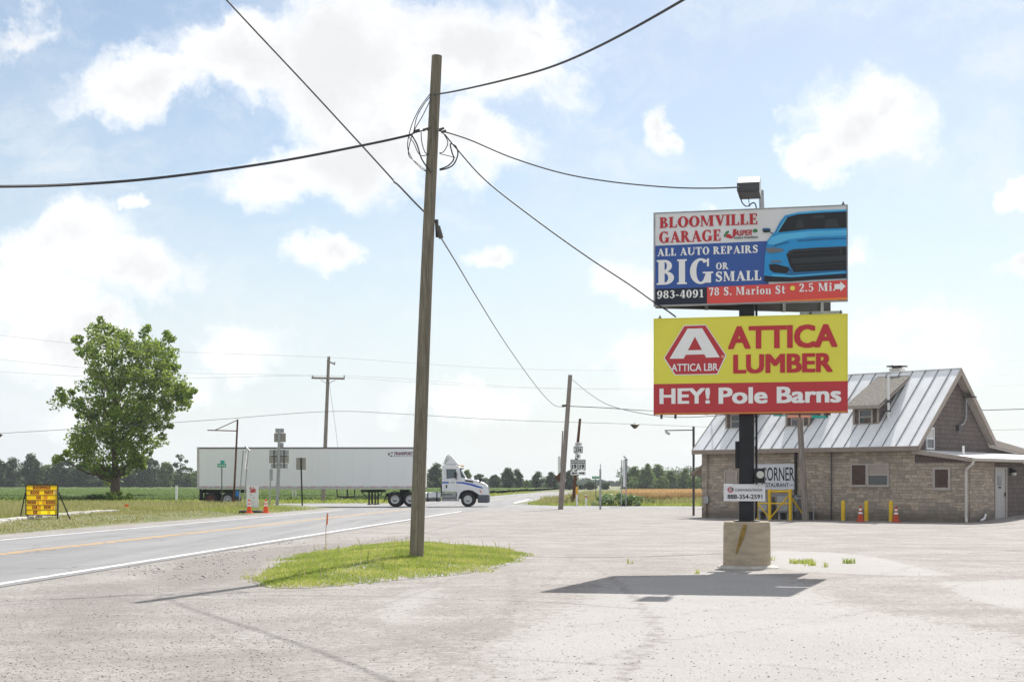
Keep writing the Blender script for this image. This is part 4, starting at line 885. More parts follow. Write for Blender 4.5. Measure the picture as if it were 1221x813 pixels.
for x, z in ((-1.64, 4.80), (1.76, 4.81), (1.8, 6.84), (1.2, 4.81)):
    hb = MB(); hb.cyl((x, -.25, z-.03), (x, -.25, z+.05), .012, None, 6); hb.bb((x-.03, -.265, z-.005), (x+.03, -.235, z+.012)); hb.build('lifting_eye', M['fitting'], sg)
# lamp housing on top
lp = MB(); lp.cyl((.30, -.05, 6.5), (.27, .02, 7.22), .048, .048, 10); lp.bar((.272, .02, 7.18), (.16, -.60, 7.2), .05, .05); lps = lp.build('lamp_post', M['galv'], sg)
hs = MB(); prf = [(-1.25, 6.97), (-1.25, 7.12), (-1.02, 7.27), (-.60, 7.29), (-.55, 6.97)]
hs.prism([(-.10, y, z) for y, z in prf], (.40, 0, 0)); hd = hs.build('lamp_housing', M['pale_metal'], sg, bevel=.008)
fc = MB(); fc.bb((-.105, -1.262, 6.965), (.305, -1.251, 7.12)); fc.bb((-.095, -1.25, 6.95), (.295, -.56, 6.968)); fc.build('lamp_front', M['dark_panel'], hd)  # dark glass front; underside plate dark too, its shadow put into the colour
cl = MB(); cl.tube(spline([(-.05, -.9, 6.96), (-.06, -.7, 6.9), (-.02, -.4, 6.87), (.03, -.15, 6.9), (.12, -.14, 6.96), (.17, -.14, 6.93), (.2, -.14, 6.78)], 5), .012, 6); cl.tube(spline([(.08, -.8, 6.96), (.07, -.5, 6.9), (.07, -.2, 6.88)], 4), .008, 5); cl.build('wire_loop', M['cable'], sg)
# phone plate
ppl = MB(); ppl.box((0, 0, 0), (.785, .012, .325)); pl = ppl.build('phone_plate', M['white'], sg, bevel=.01); pl.location = (-.035, -.172, 1.438); pl.rotation_euler = (0, 0, R(9))
mp_ = lambda u, v, d: (-.3925+u*.785, -.0065-d, .1625-v*.325)
lay(txt(bold('888-354-2591', .022), (.09, .60, .93, .87)), mp_, .002, 'phone_number', M['ink'], pl)
lay(txt(bold('COMSTOROUTDOOR', .006), (.27, .28, .93, .42)), mp_, .002, 'plate_lettering', M['car_grey'], pl)
rg = Glyph(); rg.ring(.165, .33, .075, .165, .03, .06, 20, 300)
lay(rg.p, mp_, .002, 'logo_ring', M['red'], pl); lay(Glyph().ring(.165, .33, .075, .165, .03, .06, 305, 375, 6).p+Glyph().ring(.17, .33, .03, .07, .012, .03, 0, 360, 12).p, mp_, .003, 'logo_ring', M['navy'], pl)

# ------------------------------------------------------------------ wooden poles
def shaft(a, b, r0, r1, n=14, bow=0.0):
    a, b = Vector(a), Vector(b); mb = MB(); pts = []; rs = []
    for i in range(13):
        t = i/12; p = a.lerp(b, t); p.x += bow*math.sin(math.pi*t); pts.append(p); rs.append(r0+(r1-r0)*t)
    mb.tube(pts, rs, n); return mb
def rel(p, o): return tuple(Vector(p)-Vector(o))
zb = .15
for _ in range(30): b0 = gp(496, 664.2, zb); zb = .5*zb+.5*float(island_h(np.array([b0.x]), np.array([b0.y]))[0])
YP = b0.y+.35; b0.z = 0; t0 = at(521, 67, YP)
up1 = thing('utility_pole', 'tall leaning wooden pole on the grass mound with black cable loops on top', 'utility pole', tuple(b0))
shaft((0, 0, -.2), rel(t0, b0), .145, .105, 18, -.03).build('pole_shaft', M['wood'], up1, True)
def pp_(px, py, Y=YP, dy=0): return rel(at(px, py, Y+dy), b0)
loops = [[(513, 112), (500, 130), (490, 152), (486, 175), (492, 190), (505, 203), (516, 205)], [(514, 118), (503, 140), (492, 160), (487, 184), (497, 194), (508, 204)], [(490, 160), (497, 172), (503, 190), (514, 206)],
         [(487, 163), (493, 170), (499, 183), (505, 186), (510, 184)], [(502, 156), (503, 170), (507, 182), (512, 184)], [(524, 203), (533, 201), (541, 196), (546, 184), (543, 174), (537, 172), (539, 182), (541, 190), (534, 198), (524, 202)],
         [(528, 158), (534, 170), (529, 181), (524, 183), (535, 186), (543, 188)], [(515, 113), (506, 124), (497, 140), (493, 160)]]
for i, lp_ in enumerate(loops):
    mb = MB(); mb.tube([pp_(x, y, YP-.12-.06*(i % 3)) for x, y in [tuple(q)[:2] for q in spline([(a, b_, 0) for a, b_ in lp_], 5)]], .009 if i not in (5, 2) else .014, 6); mb.build('cable_loop', M['cable'], up1, True)
for px, py, w in ((497, 156, .12), (507, 154.5, .1), (511, 153.5, .08), (526.5, 154, .1), (529, 157, .1)):
    mb = MB(); c_ = pp_(px, py, YP-.13); mb.cyl((c_[0]-w/2, c_[1], c_[2]-.02), (c_[0]+w/2, c_[1], c_[2]+.02), .03, .022, 8); mb.build('insulator', M['fitting'], up1)
mb = MB(); mb.tube([pp_(490, 160, YP-.12), pp_(512, 153.5, YP-.13), pp_(531, 158, YP-.13)], .012, 6); mb.build('bracket_rod', M['fitting'], up1)
mb = MB(); mb.bar(pp_(520.5, 262, YP-.12), pp_(521.5, 283, YP-.14), .05, .05); mb.tube([pp_(522, 270, YP-.14), pp_(526, 284, YP-.16)], .05, 8); mb.build('splice_box', M['fitting'], up1)

def simple_pole(name, label, base_px, top_px, Y, r0, r1, mat, cat='utility pole', group=None, zb=0.0):
    b_ = at(base_px[0], base_px[1], Y); b_.z = zb; t_ = at(top_px[0], top_px[1], Y)
    o = thing(name, label, cat, tuple(b_), 0, group); shaft((0, 0, -.3), rel(t_, b_), r0, r1, 12).build('pole_shaft', mat, o, True); return o, b_
up2, b2 = simple_pole('utility_pole', 'weathered power pole with one wide crossarm standing behind the long trailer', (385, 600), (392, 425), 125, .2, .13, M['wood_grey'])
q = lambda px, py, dy=0: rel(at(px, py, 125+dy), b2)
mb = MB(); mb.bar(q(371.5, 450.5, -.2), q(411, 451.5, -.2), .14, .16); mb.build('crossarm', M['wood_grey'], up2)
mb = MB(); mb.bar(q(382.5, 453, -.25), q(389.5, 457, -.2), .04, .04); mb.bar(q(400, 453, -.25), q(391.5, 457, -.2), .04, .04); mb.build('arm_brace', M['fitting'], up2)
mb = MB(); mb.bar(q(390, 430), q(399.5, 434.5), .1, .12); mb.build('top_arm', M['wood_grey'], up2)
for px, py in ((391, 427), (399, 433), (373, 449), (410.5, 449)):
    mb = MB(); c_ = Vector(q(px, py, -.2)); mb.lathe([(.03, -.1), (.07, -.02), (.05, .02), (.08, .06), (.04, .14)], 8, c_); mb.build('insulator', M['alu'], up2)
up3, b3 = simple_pole('utility_pole', 'leaning grey wooden pole at the road corner beside the route shields', (668, 607), (680, 447), 90, .17, .13, M['wood_grey'])
mb = MB(); c_ = Vector(rel(at(675.5, 483.5, 90), b3)); mb.box(c_, (.4, .2, .12)); mb.box(c_+Vector((-.2, -.1, -.02)), (.18, .14, .16)); mb.build('cable_clamp', M['fitting'], up3)
up4, b4 = simple_pole('wooden_pole', 'plain wooden pole leaning in front of the stone restaurant wall', (961, 620), (952, 470), 62.3, .15, .12, M['wood_grey'])
wdp, b5 = simple_pole('thin_wooden_pole', 'thin pole just left of the leaning corner pole with a white sign', (667, 598), (671, 513.5), 128, .08, .06, M['wood_grey'], 'pole')
q5 = lambda px, py, dy=0: rel(at(px, py, 128+dy), b5)
mb = MB(); mb.bb(Vector(q5(665.4, 566))-Vector((0, .4, 0)), Vector(q5(668.2, 544))+Vector((0, .4, 0))); mb.build('edge_on_sign', M['white'], wdp)
ds = thing('diamond_sign', 'brown back of a diamond sign half hidden behind the leaning corner pole', 'road sign', tuple(at(668, 600, 118).xy)+(0,))
mb = MB(); c_ = Vector((0, 0, 2.15)); mb.prism([c_+Vector((-.45, 0, 0)), c_+Vector((0, 0, -.45)), c_+Vector((.45, 0, 0)), c_+Vector((0, 0, .45))], (0, .03, 0)); mb.build('sign_panel', M['rust'], ds)
mb = MB(); mb.bb((-.03, .03, -.2), (.03, .08, 2.4)); mb.build('post', M['galv'], ds)
# ------------------------------------------------------------------ wires
def pole_depth(pts):                                         # the wires listed for a pole 31.05 m away, moved to where it stands
    hi = max(p[2] for p in pts); out = []
    for px, py, Y in pts:
        if hi > 40: Y = Y-(31.05-YP)*max(0, 1-(Y-31)/30) if Y < 61 and pts[0][2] < 40 else Y
        elif hi < 34: Y = 27.3+(Y-27.3)*(YP-27.3)/3.75 if pts[-1][2] > 27 and Y >= 27.2 and pts[0][2] > 31 else (Y if pts[-1][2] > 27 and pts[0][2] > 31 else Y*YP/31.05)
        out.append((px, py, Y))
    return out
def pxwire(name, label, pts, r, mat='cable', cat='wire', n=10, group='overhead wires'):
    pts = pole_depth(pts)
    mb = MB(); mb.tube(spline([tuple(at(*p)) for p in pts], n), r, 6); o = mb.build(name, M[mat], None, True); return tag(o, label, cat, group)
pxwire('overhead_cable', 'thick twisted black cable sagging from the near pole to the left photo edge', [(-330, 218, 19), (-150, 221, 21.5), (0, 222.5, 23.5), (100, 219.5, 25), (200, 211, 26.4), (330, 193, 28.4), (440, 172, 30.2), (490, 161, 31.0)], .026, 'cable', 'cable')
pxwire('overhead_cable', 'straight grey cable running from the top edge down to the near pole splice', [(60, -236, 24), (165, -118, 26), (270, 0, 27.6), (370, 107, 29.2), (460, 205, 30.6), (470, 217, 30.7), (476, 222, 30.75), (500, 247, 31), (520.5, 266, 31.05)], .018, 'steel_cable', 'cable')
pxwire('overhead_cable', 'black cable rising from the near pole head to the top photo edge', [(516, 113, 31.1), (540, 109.5, 28.9), (600, 96, 25.7), (660, 79, 23.2), (725, 50, 21), (815, 0, 18.5), (930, -70, 16.1), (1060, -160, 14)], .017, 'cable', 'cable')
pxwire('overhead_wire', 'thin twisted wire running from the near pole to the lamp housing on the big sign', [(529, 157, 31.05), (560, 167, 30.7), (610, 188, 30), (670, 206.5, 29.3), (730, 217, 28.5), (800, 223.5, 27.8), (850, 224.5, 26.9), (882, 223.3, 26.45)], .013)
pxwire('overhead_wire', 'twisted black wire slanting from the near pole down to the garage board', [(530, 160, 31.05), (545, 178, 30.9), (580, 216, 30.4), (640, 263, 29.7), (700, 306, 28.8), (750, 339, 28.1), (781, 361, 27.4), (795, 370, 27.3), (806, 378, 27.3)], .015)
pxwire('overhead_wire', 'dark wire curving from the splice on the near pole down to the leaning corner pole', [(526, 284, 31), (545, 315, 36), (570, 357, 44), (600, 405, 55), (630, 448, 70), (650, 473, 82), (663, 484, 89), (676, 484, 90)], .017, 'steel_cable')
pxwire('overhead_wire', 'thin wire drooping from the leaning corner pole top behind the red board', [(681, 451, 89.9), (700, 467, 87), (722, 481, 84), (745, 488.5, 81), (770, 493.5, 78), (793, 496.5, 75), (830, 497, 71), (880, 492, 67), (952, 474, 62.4)], .02, 'steel_cable')
pxwire('overhead_wire', 'taut dark wire from the leaning corner pole behind the boards', [(677, 484, 90), (720, 486, 90), (780, 489.5, 90), (900, 492, 92), (1060, 491.5, 94), (1165, 489, 95), (1221, 487.5, 96), (1330, 484, 97)], .027)
pxwire('overhead_wire', 'long thin wire crossing from the left edge over the trailer', [(-80, 519, 125), (0, 516.5, 125), (140, 508, 125), (260, 500, 125), (390, 490.5, 124.8), (480, 493.5, 125), (600, 500.5, 125), (757, 505.5, 125), (900, 511, 125), (1000, 513.5, 125), (1180, 512.5, 125), (1330, 509, 125)], .019, 'steel_cable')
for i, (l, a, r_, lb) in enumerate((((-80, 402), (373, 448), (1330, 436), 'lowest faint line'), ((-80, 420), (410.5, 448), (1330, 452), 'middle faint line'), ((-80, 372), (391, 426), (1330, 420), 'highest faint line'))):
    pxwire('power_line', ('%s of the three thin power lines strung on the distant crossarm pole' % lb), [(l[0], l[1]+18, 125), ((l[0]+a[0])/2, (l[1]+a[1])/2+17, 125), (a[0], a[1], 124.8), ((a[0]+r_[0])/2-200, a[1]+15, 125), ((a[0]+r_[0])/2+200, (a[1]+r_[1])/2+14, 125), (r_[0], r_[1], 125)], .009, 'galv', 'wire', 10, 'power lines')
pxwire('guy_wire', 'faint guy wire slanting from the distant crossarm pole behind the trailer', [(392, 452, 125), (403, 534, 125), (408, 597, 125)], .015, 'galv', 'wire', 4)
bc = thing('hanging_beacon', 'small grey beacon hood hanging on the long thin wire left of the red board', 'traffic beacon', tuple(at(757, 505.8, 124.9)))
mb = MB(); mb.lathe([(.06, .05), (.38, -.02), (.42, -.06), (.12, -.36), (.05, -.38)], 10); mb.build('hood', M['fitting'], bc); mb = MB(); mb.cyl((0, 0, .02), (0, 0, .16), .03, None, 6); mb.build('hanger', M['fitting'], bc)
bc2 = copy_tree(bc); bc2.location = at(-2, 517, 124.9); bc2['label'] = 'dark beacon hood cut by the left edge of the photo at the wire end'

# ------------------------------------------------------------------ sign posts and small things by the roads
def tsign(name, label, cat, px, py, Y, zb=0.0, group=None): 
    p = at(px, py, Y); return thing(name, label, cat, (p.x, p.y, zb), 0, group), p
# empty bracket post
o, p = tsign('bracket_post', 'rusty leaning post with an empty triangular sign arm in front of the trailer', 'sign post', 278, 604, 95, .2)
mb = MB(); mb.tube([(0, 0, -.3), (.15, 0, 2.6), (.30, 0, 5.72)], [.07, .065, .06], 10); mb.build('post', M['rust'], o)
mb = MB(); mb.tube([(.28, 0, 4.95), (-1.72, 0, 5.0)], .035, 6); mb.tube([(.30, 0, 5.68), (-1.25, 0, 4.98)], .028, 6); mb.build('sign_arm', M['rust'], o)
# green street signs
def streetsign(label, px, py, Y, zb, h, sq=True, scale=1.0):
    o, p = tsign('street_name_sign', label, 'street sign', px, py, Y, zb)
    mb = MB(); mb.bb((-.03, -.02, -.3), (.03, .02, h)); mb.build('post', M['fitting'], o)
    mb = MB(); mb.bb((-.3*scale, -.026, h-.25), (.3*scale, -.022, h-.02)); b_ = mb.build('name_blade', M['green_sign'], o)
    mb = MB(); 
    for i in range(4): mb.bb(((-.23+.13*i)*scale, -.029, h-.17), ((-.15+.13*i)*scale, -.0265, h-.1))
    mb.build('blade_lettering', M['letter_white'], b_)
    if sq: mb = MB(); mb.bb((-.012, -.11, h), (.012, .22, h+.2)); c_ = mb.build('cross_blade', M['teal_sign'], o); c_.rotation_euler = (0, 0, R(-40))
    return o
streetsign('small green street name sign on a dark post in front of the trailer rear wheels', 264.5, 605, 93, .2, 2.75, True, .95)
streetsign('green street name sign in the weeds right of the bare metal post', 710.5, 597, 132, 0, 2.35, False, 1.2)
# edge-on signs on twin posts
def edgesign(label, px, py, Y, zb, h, w, lean=.0, tilt=0.0):
    o, p = tsign('edge_on_sign', label, 'road sign', px, py, Y, zb)
    for s in (-.16, .16):
        mb = MB(); mb.tube([(s-lean, 0, -.3), (s, 0, h)], .035, 6); mb.build('post', M['galv'], o)
    mb = MB(); mb.bb((-.035, -.5, h-w), (.05, .5, h)); a = mb.build('sign_panel', M['white'], o)
    mb = MB(); mb.box((.12, 0, h+.12), (.42, .5, .06), Matrix.Rotation(R(48+tilt), 3, 'Y')); mb.build('sun_panel', M['galv'], o)
    return o
edgesign('pale sign seen edge-on on twin grey posts left of the white yard sign', 293, 605.5, 91, .2, 3.55, 1.2, .3)
edgesign('grey sign seen edge-on on twin posts right of the green street sign', 744, 604, 100, 0, 3.3, 1.9, .03)
# back of route sign assembly
o, p = tsign('route_sign_assembly', 'stack of route signs seen from the back before the trailer', 'road sign', 332, 605, 92, .2)
mb = MB(); mb.tube([(-.1, 0, -.3), (.02, 0, 2.6), (.06, 0, 4.9)], [.11, .11, .09], 8); mb.build('post', M['galv'], o)
for nme, x0, x1, z0, z1, mt in (('direction_plate', -.22, .34, 4.72, 5.0, 'galv'), ('route_plate', -.3, .46, 4.12, 4.70, 'sign_back'), ('arrow_plate', .05, .32, 3.76, 4.08, 'galv'), ('direction_plate', -.62, -.04, 3.3, 3.62, 'galv'), ('direction_plate', .02, .66, 3.3, 3.62, 'galv'),
                                 ('route_plate', -.62, -.03, 2.76, 3.28, 'sign_back'), ('route_plate', .02, .66, 2.76, 3.28, 'sign_back'), ('arrow_plate', -.5, .0, 2.42, 2.72, 'galv'), ('arrow_plate', .05, .58, 2.42, 2.72, 'galv')):
    mb = MB(); mb.bb((x0, .10, z0), (x1, .115, z1)); mb.build(nme, M[mt], o, bevel=.006)
for x in (-.3, .35):
    mb = MB(); mb.bb((x-.03, .075, 2.45), (x+.03, .098, 3.6)); mb.build('strut', M['black_steel'], o)
mb = MB(); mb.bb((-.5, .06, 3.2), (.55, .075, 3.26)); mb.build('cross_brace', M['fitting'], o)
o, p = tsign('small_road_sign', 'narrow grey sign seen from behind on a thin leaning post beside the orange cone', 'road sign', 322, 607, 88, .2)
mb = MB(); mb.tube([(-.06, 0, -.3), (.06, 0, 2.3)], .04, 6); mb.build('post', M['galv'], o); mb = MB(); mb.box((.06, .05, 1.98), (.2, .015, .7)); mb.build('sign_panel', M['galv'], o)
o, p = tsign('road_sign_back', 'square sign seen from behind on a dark post right of the route sign stack', 'road sign', 360, 605, 97, .2)
mb = MB(); mb.tube([(.03, 0, -.3), (-.07, 0, 3.2)], .05, 6); mb.build('post', M['black_steel'], o); mb = MB(); mb.bb((-.4, .06, 2.38), (.26, .075, 3.2)); mb.build('sign_panel', M['sign_back'], o)
# white yard sign, cones, sand bags
o, p = tsign('yard_sale_sign', 'white upright yard sign with red lettering between two orange cones', 'yard sign', 301, 609.6, 82.5, .12)
mb = MB(); mb.box((0, 0, .72), (.70, .03, 1.34)); pn = mb.build('sign_panel', M['white'], o)
my = lambda u, v, d: (-.35+u*.7, -.016-d, 1.39-v*1.34)
lay(txt(bold('Sale', .05), (.28, .05, .78, .30))+rect(.3, .38, .5, .40)+rect(.55, .52, .68, .54)+rect(.28, .66, .4, .68)+rect(.5, .72, .62, .74), my, .003, 'red_lettering', M['red_letter'], pn)
mb = MB(); mb.bb((-.3, -.1, -.06), (-.24, .3, .06)); mb.bb((.24, -.1, -.06), (.3, .3, .06)); mb.build('foot', M['black_steel'], o)
CG = 'orange traffic cones'
M['cone_shaded'] = flat('shaded_cone_plastic', (.50, .075, .03), .7)  # darker orange for the wall cones, their shade put into the colour
def cone(label, loc, h=.72, mt='cone'):
    o = thing('traffic_cone', label, 'traffic cone', loc, 0, CG)
    mb = MB(); mb.bb((-.19, -.19, 0), (.19, .19, .035)); mb.build('base', M[mt], o, bevel=.02)
    r = lambda z: .15-(.15-.035)*z/h
    m_ = MB(); m_.lathe([(r(.035), .035), (r(h), h), (.02, h+.01)], 16); m_.build('body', M[mt], o, True)
    
    for a_, b_ in ((.5, .62), (.72, .84)): m_ = MB(); m_.lathe([(r(h*a_)+.003, h*a_), (r(h*b_)+.003, h*b_)], 16); m_.build('reflective_band', M['reflect'], o, True)
    return o
g_ = gp(317, 611.4, .1); cone('bright orange traffic cone with white bands right of the white yard sign', tuple(g_))
g_ = gp(297.2, 611.6, .1); cone('orange traffic cone with a faded top standing in front of the white yard sign', tuple(g_))
cone('orange traffic cone between the first two yellow bollards by the stone wall', tuple(gp(1026, 621.9)), .68, 'cone_shaded')
cone('orange traffic cone just right of the third yellow bollard by the stone wall', tuple(gp(1068.5, 622.3)), .66, 'cone_shaded')
for px, lb in ((291.5, 'flat black sandbag left of the cone at the white yard sign'), (307, 'flat black sandbag between the cones at the white yard sign')):
    mb = MB(); mb.lathe([(.12, 0), (.24, .02), (.26, .07), (.2, .12), (.08, .14)], 12); o = mb.build('sandbag', M['rubber'], None, True); o.scale = (1.25, .8, 1); o.location = gp(px, 611.2, .1); tag(o, lb, 'sandbag', 'sandbags')
# letter board sign
o = thing('letter_board_sign', 'yellow changeable letter board on black leaning legs in the verge grass', 'message board', tuple(gp(50, 616.4, .30)), R(3))
mb = MB(); W2, H2 = 1.20, 1.16; z0 = .10
lean = lambda z: -.0+.06*(z-z0); 

for i in range(7): zz = z0+H2*i/6; mb.bb((-W2/2, 0, zz-.012), (W2/2, .03, zz+.012))
bd = mb.build('letter_rail', M['tile_brown'], o)
mb = MB(); e = .03
for a, b_ in (((-W2/2-e, -.03, z0-e), (W2/2+e, .07, z0)), ((-W2/2-e, -.03, z0+H2), (W2/2+e, .07, z0+H2+e)), ((-W2/2-e, -.029, z0), (-W2/2, .069, z0+H2)), ((W2/2, -.029, z0), (W2/2+e, .069, z0+H2))): mb.bb(a, b_)
mb.build('frame', M['black_steel'], o)
mbx = lambda u, v, d: (-W2/2+u*W2, -.003-d, z0+H2-v*H2)
rows = [('BLOOMVILLE', .21, .78, [(.0, .2, 'y'), (.79, 1, 'y')]), ('BLOCK', .13, .42, [(.02, .12, 'y'), (.43, .57, 'y'), (.88, .99, 'p')]), ('AUG', .32, .47, [(0, .31, 'y'), (.48, .54, 'y'), (.55, .69, 'o'), (.70, .98, 'y')]),
        ('BANDS', .03, .32, [(.34, .41, 'o'), (.42, .5, 'y'), (.51, .6, 'o')]), ('CAR', .18, .36, [(.02, .17, 'y'), (.37, .47, 'o'), (.48, .54, 'y'), (.82, .9, 'o'), (.91, .99, 'p')]), ('FOOD', .21, .36, [(0, .19, 'y'), (.38, .46, 'y'), (.68, .77, 'y'), (.93, .99, 'y')])]
ex = [None, ('PARTY', .58, .87), None, ('RODEO', .62, .93), ('SHOW', .56, .80), None]
L_ = []; TY = {'y': [], 'o': [], 'p': []}; OT = []
for i, (w, a, b_, tl) in enumerate(rows):
    v0, v1 = i/6+.012, (i+1)/6-.012
    for x0, x1, c_ in tl: TY[c_] += rect(x0, v0, x1, v1)
    for w_, a_, bb_ in [(w, a, b_)]+([ex[i]] if ex[i] else []):
        OT += rect(a_-.005, v0, bb_+.005, v1); L_ += txt(bold(w_, .03), (a_, v0+.02, bb_, v1-.02))
for c_, nm in (('y', 'tile_yellow'), ('o', 'tile_orange'), ('p', 'tile_pale')): [lay([t_], mbx, .003, 'letter_tile', M[nm], bd) for t_ in TY[c_]]
[lay([t_], mbx, .004, 'letter_tile', M['tile_orange'], bd) for t_ in OT]; [lay(rect(0, i/6+.008, 1, (i+1)/6-.008), mbx, .0005, 'tile_row', M['tile_yellow'], bd) for i in range(6)]
lay(L_, mbx, .009, 'black_lettering', M['ink'], bd)
for s in (-1, 1):
    mb = MB(); mb.bar((s*(W2/2+.05), .02, z0+H2*.74), (s*(W2/2+.40), .45, -.15), .035, .035); mb.build('leg', M['black_steel'], o)
    mb = MB(); mb.bar((s*(W2/2-.02), .1, z0+H2*.9), (s*(W2/2-.02), .1, -.1), .05, .05); mb.build('leg', M['black_steel'], o)
mb = MB(); mb.bar((-W2/2-.45, .45, .0), (-.1, .45, .02), .05, .05); mb.build('foot_rail', M['black_steel'], o)
# right group: leaning route sign post
o, p = tsign('route_sign_post', 'leaning wooden post carrying white route shields 224 and 19 with arrows', 'road sign', 683.2, 599, 112, 0)
mb = MB(); mb.tube([(0, 0, -.3), (.32, 0, 4.2), (.56, 0, 6.75)], [.14, .12, .1], 10); mb.build('post', M['rust'], o, True)
def plate(x, z, w, h, nme='plate'):
    mb = MB(); mb.bb((x-w/2, -.20, z-h/2), (x+w/2, -.185, z+h/2)); return mb.build(nme, M['white'], o, bevel=.01), (lambda u, v, d: (x-w/2+u*w, -.201-d, z+h/2-v*h))
def border(x): return rect(0, 0, 1, .09)+rect(0, .91, 1, 1)+rect(0, .09, .07, .91)+rect(.93, .09, 1, .91)
pxz = lambda py: H-(py-HY)/F*112; pxx = lambda px: (px-683.2)/F*112
a, f = plate(pxx(689.5), pxz(529.5), .55, .26, 'direction_plate'); lay(txt(bold('EAST', .03), (.15, .25, .85, .75)), f, .003, 'black_lettering', M['ink'], a)
a, f = plate(pxx(689.3), pxz(536), .72, .56, 'route_plate'); lay(rect(.04, .05, .96, .14)+rect(.04, .86, .3, .95)+rect(.7, .86, .96, .95)+rect(.0, .1, .06, .9)+rect(.94, .1, 1, .9)+txt(bold('224', .045), (.17, .24, .83, .80)), f, .003, 'black_lettering', M['ink'], a)
a, f = plate(pxx(689), pxz(543.8), .4, .36, 'arrow_plate'); lay([[(.5, .15), (.85, .55), (.6, .5), (.6, .88), (.4, .88), (.4, .5), (.15, .55)]], f, .003, 'black_arrow', M['ink'], a)
for sx, w, mirror in ((684.5, 'NORTH', False), (693.7, 'SOUTH', True)):
    a, f = plate(pxx(sx), pxz(549.5), .58, .24, 'direction_plate'); lay(txt(bold(w, .03), (.1, .25, .9, .78))+border(0), f, .003, 'black_lettering', M['ink'], a)
    a, f = plate(pxx(sx), pxz(556), .58, .60, 'route_plate'); lay([[(0, 0), (.1, 0), (.1, 1), (0, 1)], [(.9, 0), (1, 0), (1, 1), (.9, 1)], [(.1, 0), (.9, 0), (.9, .1), (.1, .1)], [(.1, .88), (.35, 1), (.1, 1)], [(.9, .88), (.9, 1), (.65, 1)]]+txt(bold('19', .05), (.2, .2, .8, .82)), f, .003, 'black_lettering', M['ink'], a)
    a, f = plate(pxx(sx), pxz(564), .58, .3, 'arrow_plate'); ap = [[(.12, .5), (.4, .15), (.4, .36), (.88, .36), (.88, .64), (.4, .64), (.4, .85)]]; ap = [[(1-x, y) for x, y in ap[0]]] if mirror else ap; lay(ap, f, .003, 'black_arrow', M['ink'], a)
# posts
o, p = tsign('metal_post', 'bare grey metal post standing at the lot edge right of the route shields', 'post', 715.8, 607.3, 89.5, 0)
mb = MB(); mb.bb((-.06, -.02, -.2), (.06, .02, 2.55)); mb.build('post', M['galv'], o); mb = MB(); mb.bb((-.02, -.03, 2.4), (.035, .03, 2.86)); mb.build('post_top', M['alu'], o)
o, p = tsign('marker_post', 'white utility marker post with a yellow top near the leaning corner pole', 'marker post', 687.9, 601.5, 104, 0)
mb = MB(); mb.bb((-.07, -.04, -.1), (.07, .04, .85)); mb.build('post', M['white'], o); mb = MB(); mb.lathe([(.09, .85), (.1, 1.25), (.06, 1.42)], 10); mb.build('post_cap', M['amber'], o)
o, p = tsign('marker_post', 'short plain white marker post in the weeds right of the yellow topped one', 'marker post', 698.8, 601.5, 104, 0)
mb = MB(); mb.bb((-.06, -.04, -.1), (.06, .04, .82)); mb.build('post', M['white'], o); mb = MB(); mb.bb((-.065, -.045, .62), (.065, .045, .74)); mb.build('post_band', M['red'], o)
o, p = tsign('marker_post', 'white marker post at the crop edge between the lone big tree and the trailer', 'marker post', 210.5, 598.5, 127, 0)
mb = MB(); mb.bb((-.1, -.05, -.1), (.1, .05, 1.5)); mb.build('post', M['white'], o); mb = MB(); mb.bb((-.105, -.055, 1.42), (.105, .055, 1.53)); mb.build('post_cap', M['galv'], o)
for px, lb in ((349, 'left of two short grey posts seen under the trailer'), (352.5, 'right of two short grey posts seen under the trailer')):
    o, p = tsign('short_post', lb, 'post', px, 599, 128, 0, 'posts under the trailer'); mb = MB(); mb.bb((-.06, -.04, -.1), (.06, .04, 1.1)); mb.build('post', M['alu'], o); mb = MB(); mb.bb((-.07, -.05, 1.1), (.07, .05, 1.16)); mb.build('post_cap', M['galv'], o)
o = thing('marker_stake', 'thin stake with orange ribbon at the edge of the grass mound by the road', 'stake', tuple(gp(388.5, 658.5)))
mb = MB(); mb.tube([(0, 0, -.05), (.0, 0, .5), (.03, 0, .93)], .008, 6); mb.build('rod', M['stake'], o); mb = MB(); mb.prism([(.025, 0, .93), (.055, .01, .9), (.045, -.01, .66), (.02, 0, .64), (.008, 0, .7), (.018, 0, .8)], (0, .012, 0)); mb.build('ribbon', M['flag'], o)
o = thing('marker_flag', 'small orange flag on a wire in the verge grass below the big lone tree', 'flag', tuple(gp(148.5, 611, .15)))
mb = MB(); mb.tube([(0, 0, -.1), (0, 0, .45)], .008, 5); mb.build('rod', M['stake'], o); mb = MB(); mb.prism([(0, 0, .45), (.2, 0, .42), (.19, 0, .3), (0, 0, .3)], (0, .01, 0)); mb.build('flag_cloth', M['flag'], o)
# thin lamp pole at the left of the building
o, p = tsign('lamp_pole', 'thin dark steel pole with a long arm and small floodlight left of the stone building', 'lamp post', 827, 614.6, 72, 0)
Z = lambda py: H-(py-HY)/F*72; X_ = lambda px: (px-827)/F*72
mb = MB(); mb.tube([(0, 0, -.2), (0, 0, Z(508.5))], .06, 10); mb.build('pole_shaft', M['dark_panel'], o)
mb = MB(); mb.tube([(0, 0, Z(512.5)), (X_(792.5), 0, Z(513))], .03, 8); mb.build('arm', M['dark_panel'], o)
mb = MB(); mb.box((X_(796), 0, Z(516)), (.26, .2, .09), Matrix.Rotation(R(28), 3, 'Y')); mb.bar((X_(795), 0, Z(513.5)), (X_(796), 0, Z(516)), .04, .04); lm = mb.build('lamp_head', M['alu'], o); mb = MB(); mb.box((X_(796)-.0, 0, Z(517.3)), (.2, .16, .03), Matrix.Rotation(R(28), 3, 'Y')); mb.build('lamp_lens', M['lamp_glass'], lm)
